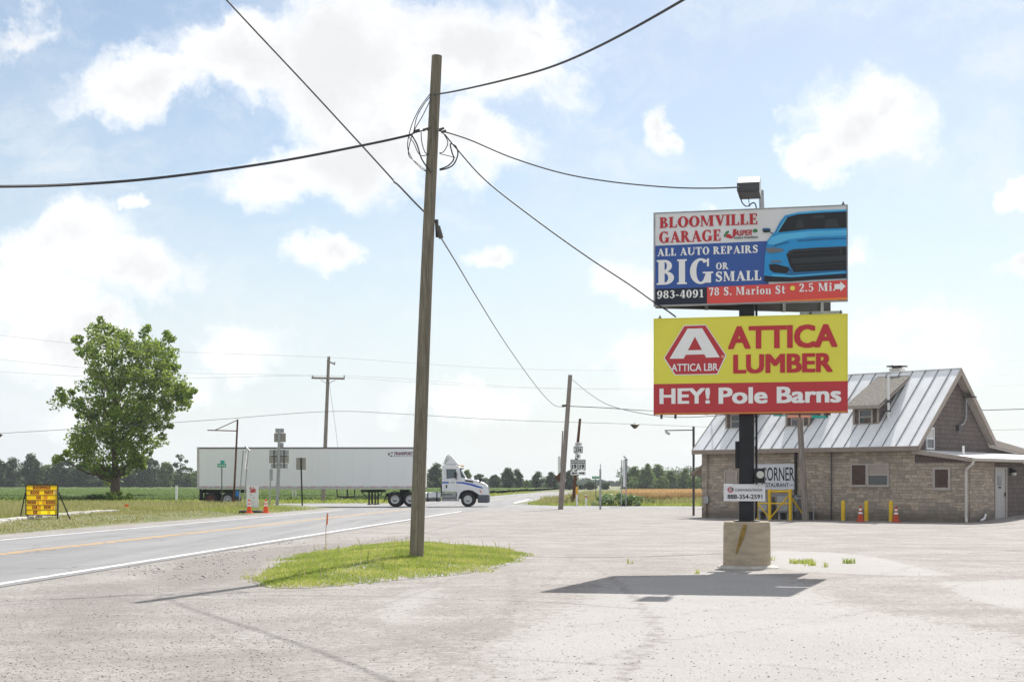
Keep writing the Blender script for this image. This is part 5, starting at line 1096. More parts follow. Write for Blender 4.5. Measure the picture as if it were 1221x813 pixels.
# ------------------------------------------------------------------ semi truck crossing the junction
tk = thing('semi_truck', 'white day cab semi truck with blue stripe pulling a long white box trailer', 'semi truck', (-22.04, 101.15, .01), R(-.8))
sx = lambda px: (px-236)*.05885
sz = lambda py: (604.2-py)*.05885
TL = sx(506.5); NS = -1.3
mb = MB(); mb.bb((.03, NS+.01, sz(581)), (TL-.03, 1.29, sz(534.4))); tr = mb.build('trailer', M['trailer'], tk, bevel=.02)
mb = MB(); mb.bb((0, NS-.012, sz(535)), (TL, NS+.05, sz(533.2))); mb.bb((0, 1.25, sz(535)), (TL, 1.312, sz(533.2))); mb.build('top_rail', M['trail_dark'], tr)
mb = MB(); mb.bb((0, NS-.02, sz(583)), (TL, NS+.1, sz(579.6))); mb.bb((0, 1.2, sz(583)), (TL, 1.32, sz(579.6))); mb.build('bottom_rail', M['rail'], tr)
mb = MB(); mb.bb((-.06, NS-.015, sz(583.2)), (.1, 1.315, sz(533))); mb.build('rear_frame', M['rail'], tr)
mb = MB()
for i in range(19): x = .35+i*.842; mb.bb((x, NS-.028, sz(580.2)), (x+.36, NS-.021, sz(579.3)-.02))
mb.build('reflective_tape', M['red_mark'], tr)
mb = MB(); 
for i in range(13): mb.bb((.7+i*1.22, NS-.004, sz(579.4)), (.725+i*1.22, NS+.012, sz(535.2)))
mb.build('panel_seam', M['trailer'], tr)
mt = lambda px, py, d: (sx(px), NS+.009-.012-d, sz(py))
lay([[(x, y) for x, y in p] for p in fit([[(q[0], -q[1]) for q in p] for p in bold('TRANSPORT', .035, .25)], 470.3, 493.4, 538.8, 542.4)], mt, .003, 'red_lettering', M['logo_purple'], tr)
lay([[(x, y) for x, y in p] for p in fit([[(q[0], -q[1]) for q in p] for p in bold('S E R V I C E S', .02)], 470.3, 493.0, 542.9, 544.3)], mt, .003, 'dark_lettering', M['car_grey'], tr)
lay([[(463.4, 539.5), (463.6, 543.6), (465.9, 541.5)], [(466.0, 539.4), (468.9, 539.0), (468.6, 541.2), (467.6, 540.4)], [(465.6, 543.6), (467.9, 542.6), (468.6, 544.0), (466.6, 544.4)]], mt, .003, 'logo_mark', M['navy'], tr)
mb = MB(); mb.bb((.2, -.9, .98), (sx(300), .9, 1.2)); mb.bb((0, -1.0, .45), (.1, 1.0, .58)); mb.bb((.0, -.8, .5), (.12, -.7, 1.25)); mb.bb((0, .7, .5), (.12, .8, 1.25)); mb.build('underframe', M['chassis'], tk)
mb = MB(); mb.bb((sx(239), NS+.02, .42), (sx(240), -.65, 1.2)); mb.bb((sx(282.5), NS+.02, .35), (sx(283.5), -.65, 1.2)); mb.build('mud_flap', M['rubber'], tk)
mb = MB(); mb.bb((sx(281), NS-.01, .70), (sx(285), NS+.25, 1.15)); mb.build('blue_tank', M['bluebin'], tk, bevel=.03)
def wheel(x, y, r, w, rimm, hub=.5):
    mb = MB(); pr = [(r*.62, -w/2), (r*.93, -w/2), (r, -w*.36), (r, w*.36), (r*.93, w/2), (r*.62, w/2)]; mb.lathe(pr, 24)
    t = mb.build('wheel', M['rubber'], tk, True); t.rotation_euler = (R(90), 0, 0); t.location = (x, y, r)
    mb = MB(); mb.lathe([(r*.61, w*.505), (r*.57, w*.54), (r*.50, w*.515), (r*.34, w*.51), (r*.26, w*.62), (r*.1, w*.68)], 20); mb.lathe([(r*.63, -w*.40), (r*.3, -w*.2), (r*.1, -w*.5)], 20); mb.build('rim', M[rimm], t, True)
    return t
for px, rm in ((251, 'rust'), (271.5, 'galv')):
    wheel(sx(px), -.98, .50, .58, rm); wheel(sx(px), .98, .50, .58, rm)
for px in (471.3, 489.5):
    wheel(sx(px), -.92, .51, .58, 'alu'); wheel(sx(px), .92, .51, .58, 'alu')
wheel(sx(558.3), -1.02, .50, .34, 'alu'); wheel(sx(558.3), 1.02, .50, .34, 'alu')
# landing gear, side guard, fifth wheel, fuel tank, steps
mb = MB()
for y in (-.95, .95): mb.bb((sx(439), y-.06, .2), (sx(441), y+.06, 1.2)); mb.bb((sx(446.5), y-.06, .2), (sx(448), y+.06, 1.2)); mb.bb((sx(438), y-.12, .14), (sx(442), y+.12, .2)); mb.bb((sx(445.5), y-.12, .14), (sx(449), y+.12, .2))
mb.bb((sx(430), -.9, 1.02), (sx(457), .9, 1.2)); mb.bar((sx(431), -.95, 1.0), (sx(441), -.95, .5), .06, .06); mb.bar((sx(456), -.95, 1.0), (sx(446), -.95, .5), .06, .06); mb.build('landing_gear', M['chassis'], tk)
mb = MB(); mb.tube([(sx(402), -1.2, 1.22), (sx(402.4), -1.2, .70), (sx(414), -1.2, .66), (sx(423), -1.2, .70), (sx(423.2), -1.2, 1.22)], .045, 6); mb.bar((sx(414.5), -1.2, .62), (sx(414.5), -1.2, 1.22), .1, .1); mb.build('side_bracket', M['chassis'], tk)
mb = MB(); mb.bb((sx(460), -.45, .72), (sx(572), -.3, .96)); mb.bb((sx(460), .3, .72), (sx(572), .45, .96)); mb.bb((sx(476), -.5, .96), (sx(487), .5, 1.2)); mb.build('chassis_rail', M['chassis'], tk)
mb = MB(); 
for px in (471.3, 489.5):
    mb.prism([(sx(px)+.56*math.cos(a), -1.22, .52+.58*math.sin(a)) for a in np.linspace(.3, 2.85, 9)]+[(sx(px)+.52*math.cos(a), -1.22, .52+.53*math.sin(a)) for a in np.linspace(2.85, .3, 9)], (0, .55, 0))
mb.bar((sx(461.5), -.95, .95), (sx(457.5), -.95, .32), .5, .03); mb.build('mud_guard', M['chassis'], tk)
mb = MB(); mb.cyl((sx(506.5), -.93, .70), (sx(525.8), -.93, .70), .325, None, 22); ft = mb.build('fuel_tank', M['chrome'], tk, True)
mb = MB()
for px in (509.8, 520.6): mb.cyl((sx(px), -.93, .70), (sx(px+1.5), -.93, .70), .335, None, 22)
mb.build('tank_strap', M['chassis'], ft, True)
mb = MB(); mb.bb((sx(526.9), -1.16, .40), (sx(544.2), -.4, .98)); st_ = mb.build('step_box', M['galv'], tk, bevel=.02)
mb = MB(); mb.bb((sx(527.3), -1.19, .60), (sx(543.6), -1.161, .64)); mb.bb((sx(527.5), -1.2, .84), (sx(540), -1.161, .89)); mb.build('step_tread', M['chassis'], st_)
# cab
def P3(pts, y): return [(sx(px), y, sz(py)) for px, py in pts]
cab_pts = [(527.3, 586.5), (527.3, 555.6), (529.5, 554.0), (545.5, 554.4), (548.0, 557.5), (550.5, 562.2), (555.2, 570.2), (562, 571.2), (570, 572.8), (577, 575.4), (581.3, 579.2), (582.9, 584.5), (583.0, 590.2), (571.5, 590.2), (567.8, 587.4), (563.5, 584.9), (558.3, 584.2), (553.0, 585.0), (549.2, 588.0), (547.5, 592.5), (546.0, 598.0), (544.6, 598.0), (545.2, 586.5)]
mb = MB(); mb.prism(P3(cab_pts, -1.14), (0, 2.28, 0)); cab = mb.build('cab', M['truck_white'], tk, bevel=.07)
dp = [(529.8, 553.8), (531.2, 546), (533.4, 542.0), (536.2, 541.8), (540, 545.2), (547.2, 553.8)]
mb = MB(); mb.prism(P3(dp, -.98), (0, 1.96, 0)); df = mb.build('roof_deflector', M['truck_white'], cab, bevel=.05)
mb = MB()
for a, b_ in (((530.2, 553.4), (535.2, 546.5)), ((528.3, 553.6), (533.4, 543.8))): mb.bar((sx(a[0]), -.97, sz(a[1])), (sx(b_[0]), -.97, sz(b_[1])), .035, .035)
mb.build('deflector_strut', M['fitting'], cab)
for s in (-1, 1):
    y = 1.142*s
    def slab(pts, t, nm, mat, par=cab):
        m_ = MB(); m_.prism(P3(pts, y), (0, s*t, 0)); return m_.build(nm, mat, par)
    slab([(533.1, 560.0), (544.0, 560.0), (545.2, 565.5), (545.2, 569.6), (533.6, 570.6)], .006, 'side_window', M['cab_glass'])
    slab([(532.4, 559.3), (544.6, 559.3), (544.0, 560.0), (533.1, 560.0), (533.6, 570.6), (533.0, 571.2)], .008, 'window_seal', M['chassis'])
    slab([(527.6, 574.3), (535.5, 574.3), (535.5, 576.2), (527.6, 576.2)], .005, 'blue_stripe', M['truck_blue'])
    slab([(544, 574.5), (553, 574.6), (562, 576.3), (571, 579.2), (576.3, 581.3), (575.8, 582.6), (569, 581.0), (560, 578.3), (552, 576.6), (545, 576.3)], .005, 'blue_stripe', M['truck_blue'])
    slab([(554.6, 571.9), (564.6, 573.4), (564.8, 575.4), (555, 573.9)], .006, 'hood_vent', M['chassis'])
    slab([(531.9, 578), (533.6, 578), (533.6, 581.8), (531.9, 581.8)], .006, 'door_latch', M['chassis'])
    slab([(571.6, 583.2), (574.6, 585.2), (574.8, 587.6), (572.8, 586.6)], .02, 'headlight', M['salmon'])
    slab([(537.6, 574.9), (542.6, 574.9), (542.6, 575.5), (537.6, 575.5)], .004, 'door_lettering', M['car_grey'])
    m_ = MB()
    for a, b_ in (((544.9, 570.5), (544.7, 586.3)), ((530.8, 558.6), (530.8, 585.5)), ((530.8, 585.5), (544.7, 586.3))): m_.bar((sx(a[0]), y+.001*s, sz(a[1])), (sx(b_[0]), y+.001*s, sz(b_[1])), .016, .008)
    m_.build('door_seam', M['rail'], cab)
    m_ = MB(); m_.box((sx(543.7), s*1.36, sz(566.2)), (.16, .2, .42)); m_.bar((sx(545), s*1.15, sz(571.6)), (sx(543.8), s*1.34, sz(569.8)), .06, .06); m_.build('mirror', M['chassis'], cab, bevel=.03)
    m_ = MB(); m_.bar((sx(575.2), s*.98, sz(577)), (sx(572.2), s*1.1, sz(571.5)), .05, .05); m_.box((sx(572.8), s*1.1, sz(573.2)), (.12, .14, .26)); m_.build('hood_mirror', M['chassis'], cab)
# windshield on the sloping front
A, B = Vector((sx(548.6), 0, sz(558.9))), Vector((sx(554.7), 0, sz(569.6))); nn = Vector((-(B-A).z, 0, (B-A).x)).normalized(); nn = nn if nn.x > 0 else -nn
mb = MB(); mb.prism([A+nn*.0+Vector((0, -1.0, 0)), B+Vector((0, -1.06, 0)), B+Vector((0, 1.06, 0)), A+Vector((0, 1.0, 0))], nn*.03); mb.build('windshield', M['cab_glass'], cab)
m_ = MB()
for s in (-1, 1): m_.prism([(sx(548.4), s*1.142, sz(559.4)), (sx(549.4), s*1.142, sz(559.4)), (sx(555.2), s*1.142, sz(569.8)), (sx(550.2), s*1.142, sz(569.4))], (0, s*.007, 0))
m_.build('quarter_glass', M['cab_glass'], cab)
mb = MB(); mb.bb((sx(547.2), -1.05, sz(558.9)), (sx(552.0), 1.05, sz(557.9))); mb.build('sun_visor', M['chassis'], cab, bevel=.01)
mb = MB(); mb.bb((sx(569.8), -1.17, sz(599.4)), (sx(583.6), 1.17, sz(590.0))); mb.build('bumper', M['bumper'], tk, bevel=.08)
mb = MB()
for py in (580.6, 582.9, 585.2, 587.6): mb.bb((sx(581.0), -1.02, sz(py+.9)), (sx(583.5)+.02, 1.02, sz(py)))
mb.build('grille', M['chassis'], tk, bevel=.02)
mb = MB()
for y in (-.7, 0, .7): mb.box((sx(551), y*.8, sz(555.4)), (.14, .1, .08))
mb.bar((sx(546), -.6, sz(554.5)), (sx(548.5), .6, sz(555)), .05, .05); mb.build('marker_light', M['amber'], cab)
mb = MB(); mb.cyl((sx(528.0), -.98, 1.0), (sx(528.0), -.98, 2.0), .04); mb.bb((sx(514), -.35, .97), (sx(526), .35, 1.03)); mb.bb((sx(525.6), -1.0, 1.0), (sx(526.9), 1.0, 1.6)); mb.build('deck_plate', M['chassis'], tk)
mb = MB(); mb.bb((sx(547.5), -.80, .55), (sx(569.6), .80, sz(584.6)+.1)); mb.build('engine_bay', M['chassis'], tk)

# ------------------------------------------------------------------ stone restaurant
BR = math.atan2(-.669, .743); BO = Vector((18.86, 59.0, 0))
bd = thing('restaurant', 'stone walled roadside restaurant with pale standing seam metal roof and three shed dormers', 'building', tuple(BO), BR)
def wl_(px, py, yl=0.0):                                     # photo column and row -> local x, z on the plane y = yl
    a = (px-CX)/F; s = (18.86+.669*yl-a*(59+.743*yl))/(.743+.669*a); Y = 59+.669*s+.743*yl
    return -s, H-(py-HY)/F*Y
def gw_(px, py, xl):                                          # photo -> local y, z on the plane x = xl
    a = (px-CX)/F; X0, Y0 = 18.86+.743*xl, 59-.669*xl; y = (a*Y0-X0)/(.669-.743*a); return y, H-(py-HY)/F*(Y0+.743*y)
EZ, RZ, RY = 3.12, 6.60, 3.8
rz = lambda y: EZ+(RZ-EZ)/(RY+.35)*(y+.35) if y <= RY else RZ-(RZ-EZ)/(RY+.35)*(y-RY)
XL_, XG = -13.2, -2.3
mb = MB()
mb.bb((XL_, 0, -.1), (-.02, .3, 2.5)); mb.bb((XL_, .0, 2.5), (XG, .3, 3.12)); mb.bb((-.3, .3, -.1), (0, 2.75, 2.52)); mb.bb((XL_, .3, -.1), (XL_+.3, 7.6, 3.12)); mb.bb((XL_+.3, 7.3, -.1), (XG, 7.6, 3.2))
sw = mb.build('stone_wall', M['stone'], bd)
mb = MB(); mb.prism([(XG, .02, 2.5), (XG, .02, 3.05), (XG, RY, RZ-.14), (XG, 7.55, 3.3), (XG, 11.4, 2.98), (XG, 11.4, 2.4)], (-.2, 0, 0))
mb.prism([(XG, -.012, 2.50), (-.01, -.012, 2.50), (-.01, -.012, 2.60), (XG, -.012, 2.96)], (0, .3, 0))
mb.bb((-.3, 4.05, -.1), (-.004, 12.2, 2.52)); mb.bb((-.3, 2.75, 2.34), (-.004, 4.05, 2.52)); mb.prism([(XL_, .1, 3.1), (XL_, RY, RZ-.15), (XL_, 7.5, 3.3)], (.2, 0, 0))
mb.build('siding_wall', M['siding'], bd)
# main roof slabs with standing seams
mb = MB(); T = .10; x0, x1 = XL_-.3, -1.98
mb.prism([(x0, -.35, EZ), (x0, RY, RZ), (x0, RY, RZ+T*1.3), (x0, -.35, EZ+T)], (x1-x0, 0, 0))
mb.prism([(x0, RY, RZ), (x0, 7.5, rz(7.5)), (x0, 7.5, rz(7.5)+T), (x0, RY, RZ+T*1.3)], (x1-x0, 0, 0))
mb.prism([(x0, 7.5, rz(7.5)-.01), (x0, 12.3, 3.02), (x0, 12.3, 3.12), (x0, 7.5, rz(7.5)+T-.005)], (x1-x0, 0, 0))
rf = mb.build('metal_roof', M['roof_metal'], bd)
sm = MB(); x = x1-.42
dn = Vector((0, -(RZ+T*1.3-EZ-T), RY+.35)).normalized()
while x > x0+.1:
    a, b_ = Vector((x, -.34, EZ+T))+dn*.012, Vector((x, RY, RZ+T*1.3))+dn*.012
    sm.bar(a, b_, .028, .05); x -= .615
sm.build('standing_seam', M['seam'], rf)
mb = MB(); mb.bar((x0, RY, RZ+T*1.3+.01), (x1, RY, RZ+T*1.3+.01), .12, .04); mb.build('ridge_cap', M['roof_metal'], rf)
mb = MB()
def rake(xx, w=.035): 
    mb.prism([(xx, -.36, EZ-.12), (xx, RY, RZ-.16), (xx, RY, RZ+T+.06), (xx, -.36, EZ+T+.02)], (w, 0, 0)); mb.prism([(xx, RY, RZ-.16), (xx, 7.5, rz(7.5)-.14), (xx, 7.5, rz(7.5)+T+.03), (xx, RY, RZ+T+.06)], (w, 0, 0)); mb.prism([(xx, 7.5, rz(7.5)-.14), (xx, 12.3, 2.86), (xx, 12.3, 3.15), (xx, 7.5, rz(7.5)+T+.03)], (w, 0, 0))
rake(x1+.002); mb.build('rake_board', M['trim'], rf); mb = MB(); rake(x0-.037); mb.build('rake_board', M['trim'], rf)
mb = MB(); mb.prism([(XG+.02, -.3, EZ-.01), (XG+.02, RY, RZ-.06), (x1, RY, RZ-.06), (x1, -.3, EZ-.01)], (0, 0, -.03)); mb.prism([(XG+.02, RY, RZ-.06), (XG+.02, 7.5, rz(7.5)-.05), (x1, 7.5, rz(7.5)-.05), (x1, RY, RZ-.06)], (0, 0, -.03)); mb.build('soffit', M['trim'], rf)
mb = MB(); mb.bb((x0, -.40, EZ-.10), (x1, -.36, EZ+.09)); mb.bb((x0, -.36, EZ-.10), (x1, .0, EZ-.06)); mb.build('eave_fascia', M['fascia'], rf)
# dormers
for i, xl in enumerate((-5.71, -9.15, -12.45)):
    xr = xl+1.28; yf = .9
    mb = MB(); mb.bb((xl, yf, rz(yf)-.1), (xr, yf+.12, 5.06)); 
    for xx, t in ((xl, .1), (xr-.1, .1)): mb.prism([(xx, yf+.12, rz(yf+.12)-.05), (xx, yf+.12, 5.06), (xx, 3.3, 6.10), (xx, 3.3, 6.05)], (t, 0, 0))
    dm = mb.build('dormer', M['siding'], bd)
    mb = MB(); mb.prism([(xl-.2, .5, 4.98), (xl-.2, 3.62, 6.48), (xl-.2, 3.62, 6.56), (xl-.2, .5, 5.07)], (xr-xl+.4, 0, 0)); mb.build('dormer_roof', M['shingle'], dm)
    mb = MB(); mb.bb((xl-.2, .46, 4.92), (xr+.2, .5, 5.06)); 
    for xx in (xl-.0, xr-.1): mb.bb((xx, yf-.03, rz(yf)+.06), (xx+.1, yf-.001, 4.95))
    mb.prism([(xr+.17, .5, 4.90), (xr+.17, 3.6, 6.39), (xr+.17, 3.6, 6.48), (xr+.17, .5, 4.99)], (.035, 0, 0)); mb.bb((xl, yf-.045, rz(yf)+.03), (xr, yf-.002, rz(yf)+.12)); mb.build('dormer_trim', M['trim'], dm)
    cx_ = (xl+xr)/2
    mb = MB(); 
    for a, b_ in (((cx_-.34, yf-.05, 4.22), (cx_-.27, yf-.002, 4.92)), ((cx_+.27, yf-.05, 4.22), (cx_+.34, yf-.002, 4.92)), ((cx_-.27, yf-.05, 4.22), (cx_+.27, yf-.002, 4.29)), ((cx_-.27, yf-.05, 4.86), (cx_+.27, yf-.002, 4.92)), ((cx_-.27, yf-.045, 4.56), (cx_+.27, yf-.004, 4.60))): mb.bb(a, b_)
    wf = mb.build('dormer_window', M['frame_grey'], dm); mb = MB(); mb.bb((cx_-.27, yf-.02, 4.29), (cx_+.27, yf-.003, 4.86)); mb.build('pane', M['glass'], wf)
# chimney, vent pipe
mb = MB(); mb.bb((-5.55, 4.0, 6.1), (-5.0, 4.5, 6.93)); ch = mb.build('chimney', M['dirty_white'], bd); mb = MB(); mb.bb((-5.64, 3.92, 7.0), (-4.91, 4.58, 7.06)); mb.bb((-5.45, 4.1, 6.93), (-5.1, 4.4, 7.0)); mb.lathe([(.42, 7.06), (.1, 7.16)], 4, (-5.275, 4.25, 0)); mb.build('chimney_cap', M['dark_panel'], ch)
mb = MB(); mb.cyl((-4.12, 1.15, 4.2), (-4.12, 1.15, 6.45), .055, None, 12); vp = mb.build('vent_pipe', M['pvc'], bd, True); mb = MB(); mb.lathe([(.075, 5.18), (.075, 5.3)], 12, (-4.12, 1.15, 0)); mb.bb((-4.2, 1.06, 4.78), (-4.04, 1.24, 4.84)); mb.build('pipe_strap', M['dark_panel'], vp); mb = MB(); mb.cyl((-4.12, 1.15, 6.45), (-4.12, 1.15, 6.5), .075, None, 12); mb.build('pipe_cap', M['galv'], vp)
# lean-to roof, gutter, downspout
mb = MB(); mb.prism([(XG+.01, -.25, 2.97), (.34, -.25, 2.60), (.34, -.25, 2.69), (XG+.01, -.25, 3.06)], (0, 12.8, 0)); lr = mb.build('lean_to_roof', M['roof_metal'], bd)
mb = MB(); mb.prism([(XG-.02, -.29, 2.90), (.36, -.29, 2.52), (.36, -.29, 2.70), (XG-.02, -.29, 3.08)], (0, .038, 0)); mb.bb((.0, -.25, 2.53), (.34, 12.5, 2.56)); mb.build('lean_to_fascia', M['trim'], lr)
mb = MB(); mb.bb((.345, -.27, 2.56), (.47, 12.6, 2.68)); gt = mb.build('gutter', M['gutter'], lr)
mb = MB(); mb.tube([(.40, -.2, 2.58), (.36, -.24, 2.42), (.08, -.16, 2.22), (.02, -.1, 2.12), (.02, -.1, .25), (.06, -.16, .1), (.12, -.3, .04)], .055, 8); mb.build('downspout', M['downspout'], bd)
mb = MB(); mb.cyl((-.6, 1.0, 2.5), (-.6, 1.0, 3.22), .05, None, 10); mb.build('vent_stub', M['pvc'], bd, True)
mb = MB(); mb.tube([(.05, 1.75, .32), (.1, 1.5, .14), (.12, 1.1, .08)], .05, 8); mb.build('drain_pipe', M['pvc'], bd)
# windows
def window(x0, x1, z0, z1, y, kind, nm='window', fr=.07):
    mb = MB()
    for a, b_ in (((x0, y-.06, z0), (x0+fr, y+.0, z1)), ((x1-fr, y-.06, z0), (x1, y, z1)), ((x0+fr, y-.06, z1-fr), (x1-fr, y, z1)), ((x0-.03, y-.09, z0-.04), (x1+.03, y, z0+fr*.8))): mb.bb(a, b_)
    w = mb.build(nm, M['frame_grey'], bd)
    if kind == 'board': m_ = MB(); m_.bb((x0+fr, y-.035, z0+fr*.8), (x1-fr, y-.003, z1-fr)); m_.build('brown_board', M['board'], w)
    elif kind == 'sash':
        m_ = MB(); m_.bb((x0+fr, y-.02, z0+fr*.8), (x1-fr, y-.003, z1-fr)); m_.build('pane', M['glass'], w)
        m_ = MB(); zm = z0+(z1-z0)*.50; m_.bb((x0+fr, y-.045, zm-.03), (x1-fr, y-.021, zm+.03)); m_.build('sash_bar', M['frame_grey'], w)
        m_ = MB(); m_.bb((x0+fr, y-.026, zm+.03), (x1-fr, y-.0215, z1-fr)); m_.build('window_blind', M['trim'], w)
    return w
xa, za = wl_(864, 561); xb, zb = wl_(879.5, 590); window(xa, xb, zb, za, 0, 'sash')
xa, za = wl_(1014.8, 552.6); xm, _ = wl_(1034.5, 560); xb, zb = wl_(1060.4, 579.4); window(xa, xm, zb, za, 0, 'board'); window(xm+.004, xb, zb, za, 0, 'sash')
xa, za = wl_(1112.7, 556.8); xb, zb = wl_(1133.8, 583.3); window(xa, xb, zb, za, 0, 'board', 'window', .10)
ya, za = gw_(1103.6, 509, XG); yb, zb = gw_(1113.2, 536, XG); mb = MB(); f_ = .07
for a, b_ in (((XG, ya, zb), (XG+.05, ya+f_, za)), ((XG, yb-f_, zb), (XG+.05, yb, za)), ((XG, ya+f_, za-f_), (XG+.05, yb-f_, za)), ((XG, ya+f_, zb), (XG+.05, yb-f_, zb+f_)), ((XG, ya+f_, (za+zb)/2-.04), (XG+.04, yb-f_, (za+zb)/2+.04))): mb.bb(a, b_)
w = mb.build('gable_window', M['pvc'], bd); mb = MB(); mb.bb((XG+.001, ya+f_, zb+f_), (XG+.018, yb-f_, za-f_)); mb.build('pane', M['glass'], w); mb = MB(); mb.bb((XG+.019, ya+f_, (za+zb)/2+.04), (XG+.023, yb-f_, za-f_)); mb.build('window_curtain', M['dirty_white'], w)
# service mast on the gable, meter box
ya, za = gw_(1151.5, 474, XG+.1); yb, zb = gw_(1144, 509, XG+.1); mb = MB(); mb.tube([(XG+.12, ya, za), (XG+.12, ya, zb+.45), (XG+.1, ya-.15, zb+.2), (XG+.08, yb, zb)], .04, 8); ms = mb.build('service_mast', M['galv'], bd, True)
mb = MB(); mb.box((XG+.3, ya, za+.02), (.5, .3, .05)); mb.box((XG+.08, yb, zb-.05), (.12, .22, .25)); mb.build('mast_fitting', M['dark_panel'], ms)
# door and wall lamp
mb = MB()
for a, b_ in (((-.02, 2.77, .1), (.035, 2.86, 2.33)), ((-.02, 3.93, .1), (.035, 4.03, 2.33)), ((-.02, 2.86, 2.25), (.035, 3.93, 2.33))): mb.bb(a, b_)
mb.build('door_frame', M['frame_grey'], bd); mb = MB(); mb.bb((-.06, 2.86, .12), (-.012, 3.93, 2.25)); dr = mb.build('door', M['door'], bd)
mb = MB(); mb.bb((-.012, 3.13, 1.55), (.006, 3.5, 1.95)); mb.build('door_window', M['glass'], dr); mb = MB(); mb.box((.03, 3.84, 1.15), (.05, .06, .16)); mb.build('door_handle', M['fitting'], dr); mb = MB(); mb.bb((-.012, 3.2, 1.42), (.004, 3.45, 1.5)); mb.build('door_plate', M['ink'], dr)
mb = MB(); mb.lathe([(.05, .12), (.13, .08), (.14, -.02)], 12, (.14, 4.45, 2.13)); mb.box((.04, 4.45, 2.2), (.12, .2, .2)); wlamp = mb.build('wall_lamp', M['black_steel'], bd); mb = MB(); mb.lathe([(.12, -.03), (.11, -.14), (.05, -.17)], 12, (.14, 4.45, 2.13)); mb.build('lamp_glass', M['lamp_glass'], wlamp)
# corner sign on the wall
xa, za = wl_(899, 553.2); xb, zb = wl_(948.8, 583.6); mb = MB(); mb.bb((xa, -.07, zb), (xb, -.015, za)); bn = mb.build('restaurant_sign', M['banner'], bd, bevel=.005)
mbn = lambda u, v, d: (xa+u*(xb-xa), -.071-d, za-v*(za-zb))
lay(txt(bold('CORNER', .012), (.20, .13, .985, .66)), mbn, .003, 'sign_lettering', M['ink'], bn); lay(txt(bold('RESTAURANT', .015), (.20, .74, .86, .90))+rect(.88, .81, .97, .83)+rect(.03, .81, .17, .83), mbn, .003, 'sign_lettering', M['ink'], bn); lay(txt(sans_polys('The'), (.04, .2, .17, .36)), mbn, .003, 'sign_lettering', M['ink'], bn)
# pipes and boxes on the long wall
for px, r_, nm, mt_ in ((949.8, .06, 'wall_pipe', 'black_steel'), (992.3, .03, 'wall_pipe', 'dark_panel'), (844.5, .03, 'wall_pipe', 'fascia')):
    x, _ = wl_(px, 560); mb = MB(); mb.cyl((x, -.08, .0 if px > 900 else .3), (x, -.08, 3.02), r_, None, 8); mb.build(nm, M[mt_], bd, True)
xa, za = wl_(842, 591.5); xb, zb = wl_(846.5, 600); mb = MB(); mb.bb((xa, -.16, zb), (xb, -.02, za)); mb.build('meter_box', M['galv'], bd, bevel=.02)
mb = MB(); mb.cyl(((xa+xb)/2, -.1, zb), ((xa+xb)/2, -.1, .0), .03, None, 8); mb.build('wall_pipe', M['rust'], bd)
mb = MB(); mb.prism([(XL_-.02, .6, 2.65), (XL_-1.1, .6, 2.0), (XL_-1.1, .6, 2.08), (XL_-.02, .6, 2.8)], (0, 2.4, 0)); mb.build('side_awning', M['fascia'], bd)

# yellow guard frame, cabinets, bollards
gd = thing('guard_frame', 'yellow steel pipe guard frame under the white restaurant sign', 'barrier', tuple(BO+Matrix.Rotation(BR, 3, 'Z') @ Vector((-9.2, -1.7, 0))), BR)
gl_ = lambda px, py: (wl_(px, py, -1.7)[0]+9.2, wl_(px, py, -1.7)[1])
pxs = [917.7, 942.4]
for px in pxs: x, z = gl_(px, 583); mb = MB(); mb.cyl((x, 0, -.1), (x, 0, z), .075, None, 12); mb.build('post', M['bollard'], gd, True)
mb = MB(); xl, _ = gl_(903, 600); x0_, zt = gl_(917.7, 585.5); x1_, zt2 = gl_(942.4, 585.5); _, zm = gl_(917, 600)
mb.tube([(x0_, 0, zt), (x1_, 0, zt)], .05, 8); mb.tube([(xl, 0, zm), (x1_, 0, zm)], .035, 8); mb.tube([(x1_-.05, 0, zt-.15), (x0_+.05, 0, .1)], .035, 8); mb.tube([(xl, 0, zm), (x0_-.05, 0, .15)], .035, 8); mb.tube([(x1_+.03, 0, zt-.25), (x1_+.30, .9, .0)], .04, 8); mb.tube([(xl, 0, zm+.4), (xl, 0, 0)], .05, 8); mb.build('rail', M['bollard'], gd, True)
def cabinet(label, pxa, pxb, py0, py1, yl):
    xa, za = wl_(pxa, py0, yl); xb, _ = wl_(pxb, py0, yl); o = thing('utility_cabinet', label, 'cabinet', tuple(BO+Matrix.Rotation(BR, 3, 'Z') @ Vector(((xa+xb)/2, yl, 0))), BR, 'grey cabinets behind the yellow frame')
    w = (xb-xa)/2; mb = MB(); mb.bb((-w, 0, .32), (w, .6, za)); b_ = mb.build('body', M['cabinet'], o, bevel=.02); mb = MB(); mb.bb((-w+.05, -.012, .4), (w-.05, -.002, za-.08)); mb.build('door_panel', M['galv'], b_)
    mb = MB()
    for s in (-1, 1): mb.bb((s*w*.7-.05, .1, 0), (s*w*.7+.05, .5, .32))
    mb.build('legs', M['galv'], o)
cabinet('grey cabinet on legs behind the right bay of the yellow guard frame', 925.5, 940.5, 589, 612, -.85)
cabinet('grey cabinet on legs behind the left bay of the yellow guard frame', 902, 915.5, 592, 612, -.85)
cabinet('narrow grey cabinet right of the yellow guard frame by the dark wall pipe', 946, 951.5, 590, 600, -.5)
o = thing('pipe_rail', 'low grey bent pipe rail on the stone wall right of the leaning wooden pole', 'pipe rail', tuple(BO+Matrix.Rotation(BR, 3, 'Z') @ Vector((-7.3, -.6, 0))), BR)
mb = MB(); mb.tube([(-.6, 0, .95), (.2, 0, .97), (.42, 0, .9), (.47, 0, .7), (.47, 0, 0)], .03, 8); mb.tube([(-.6, 0, 0), (-.6, 0, .95)], .03, 8); mb.build('rail', M['galv'], o, True); mb = MB(); mb.bb((-.45, -.05, 0), (.35, .3, .38)); mb.build('kick_box', M['dark_panel'], o, bevel=.03)
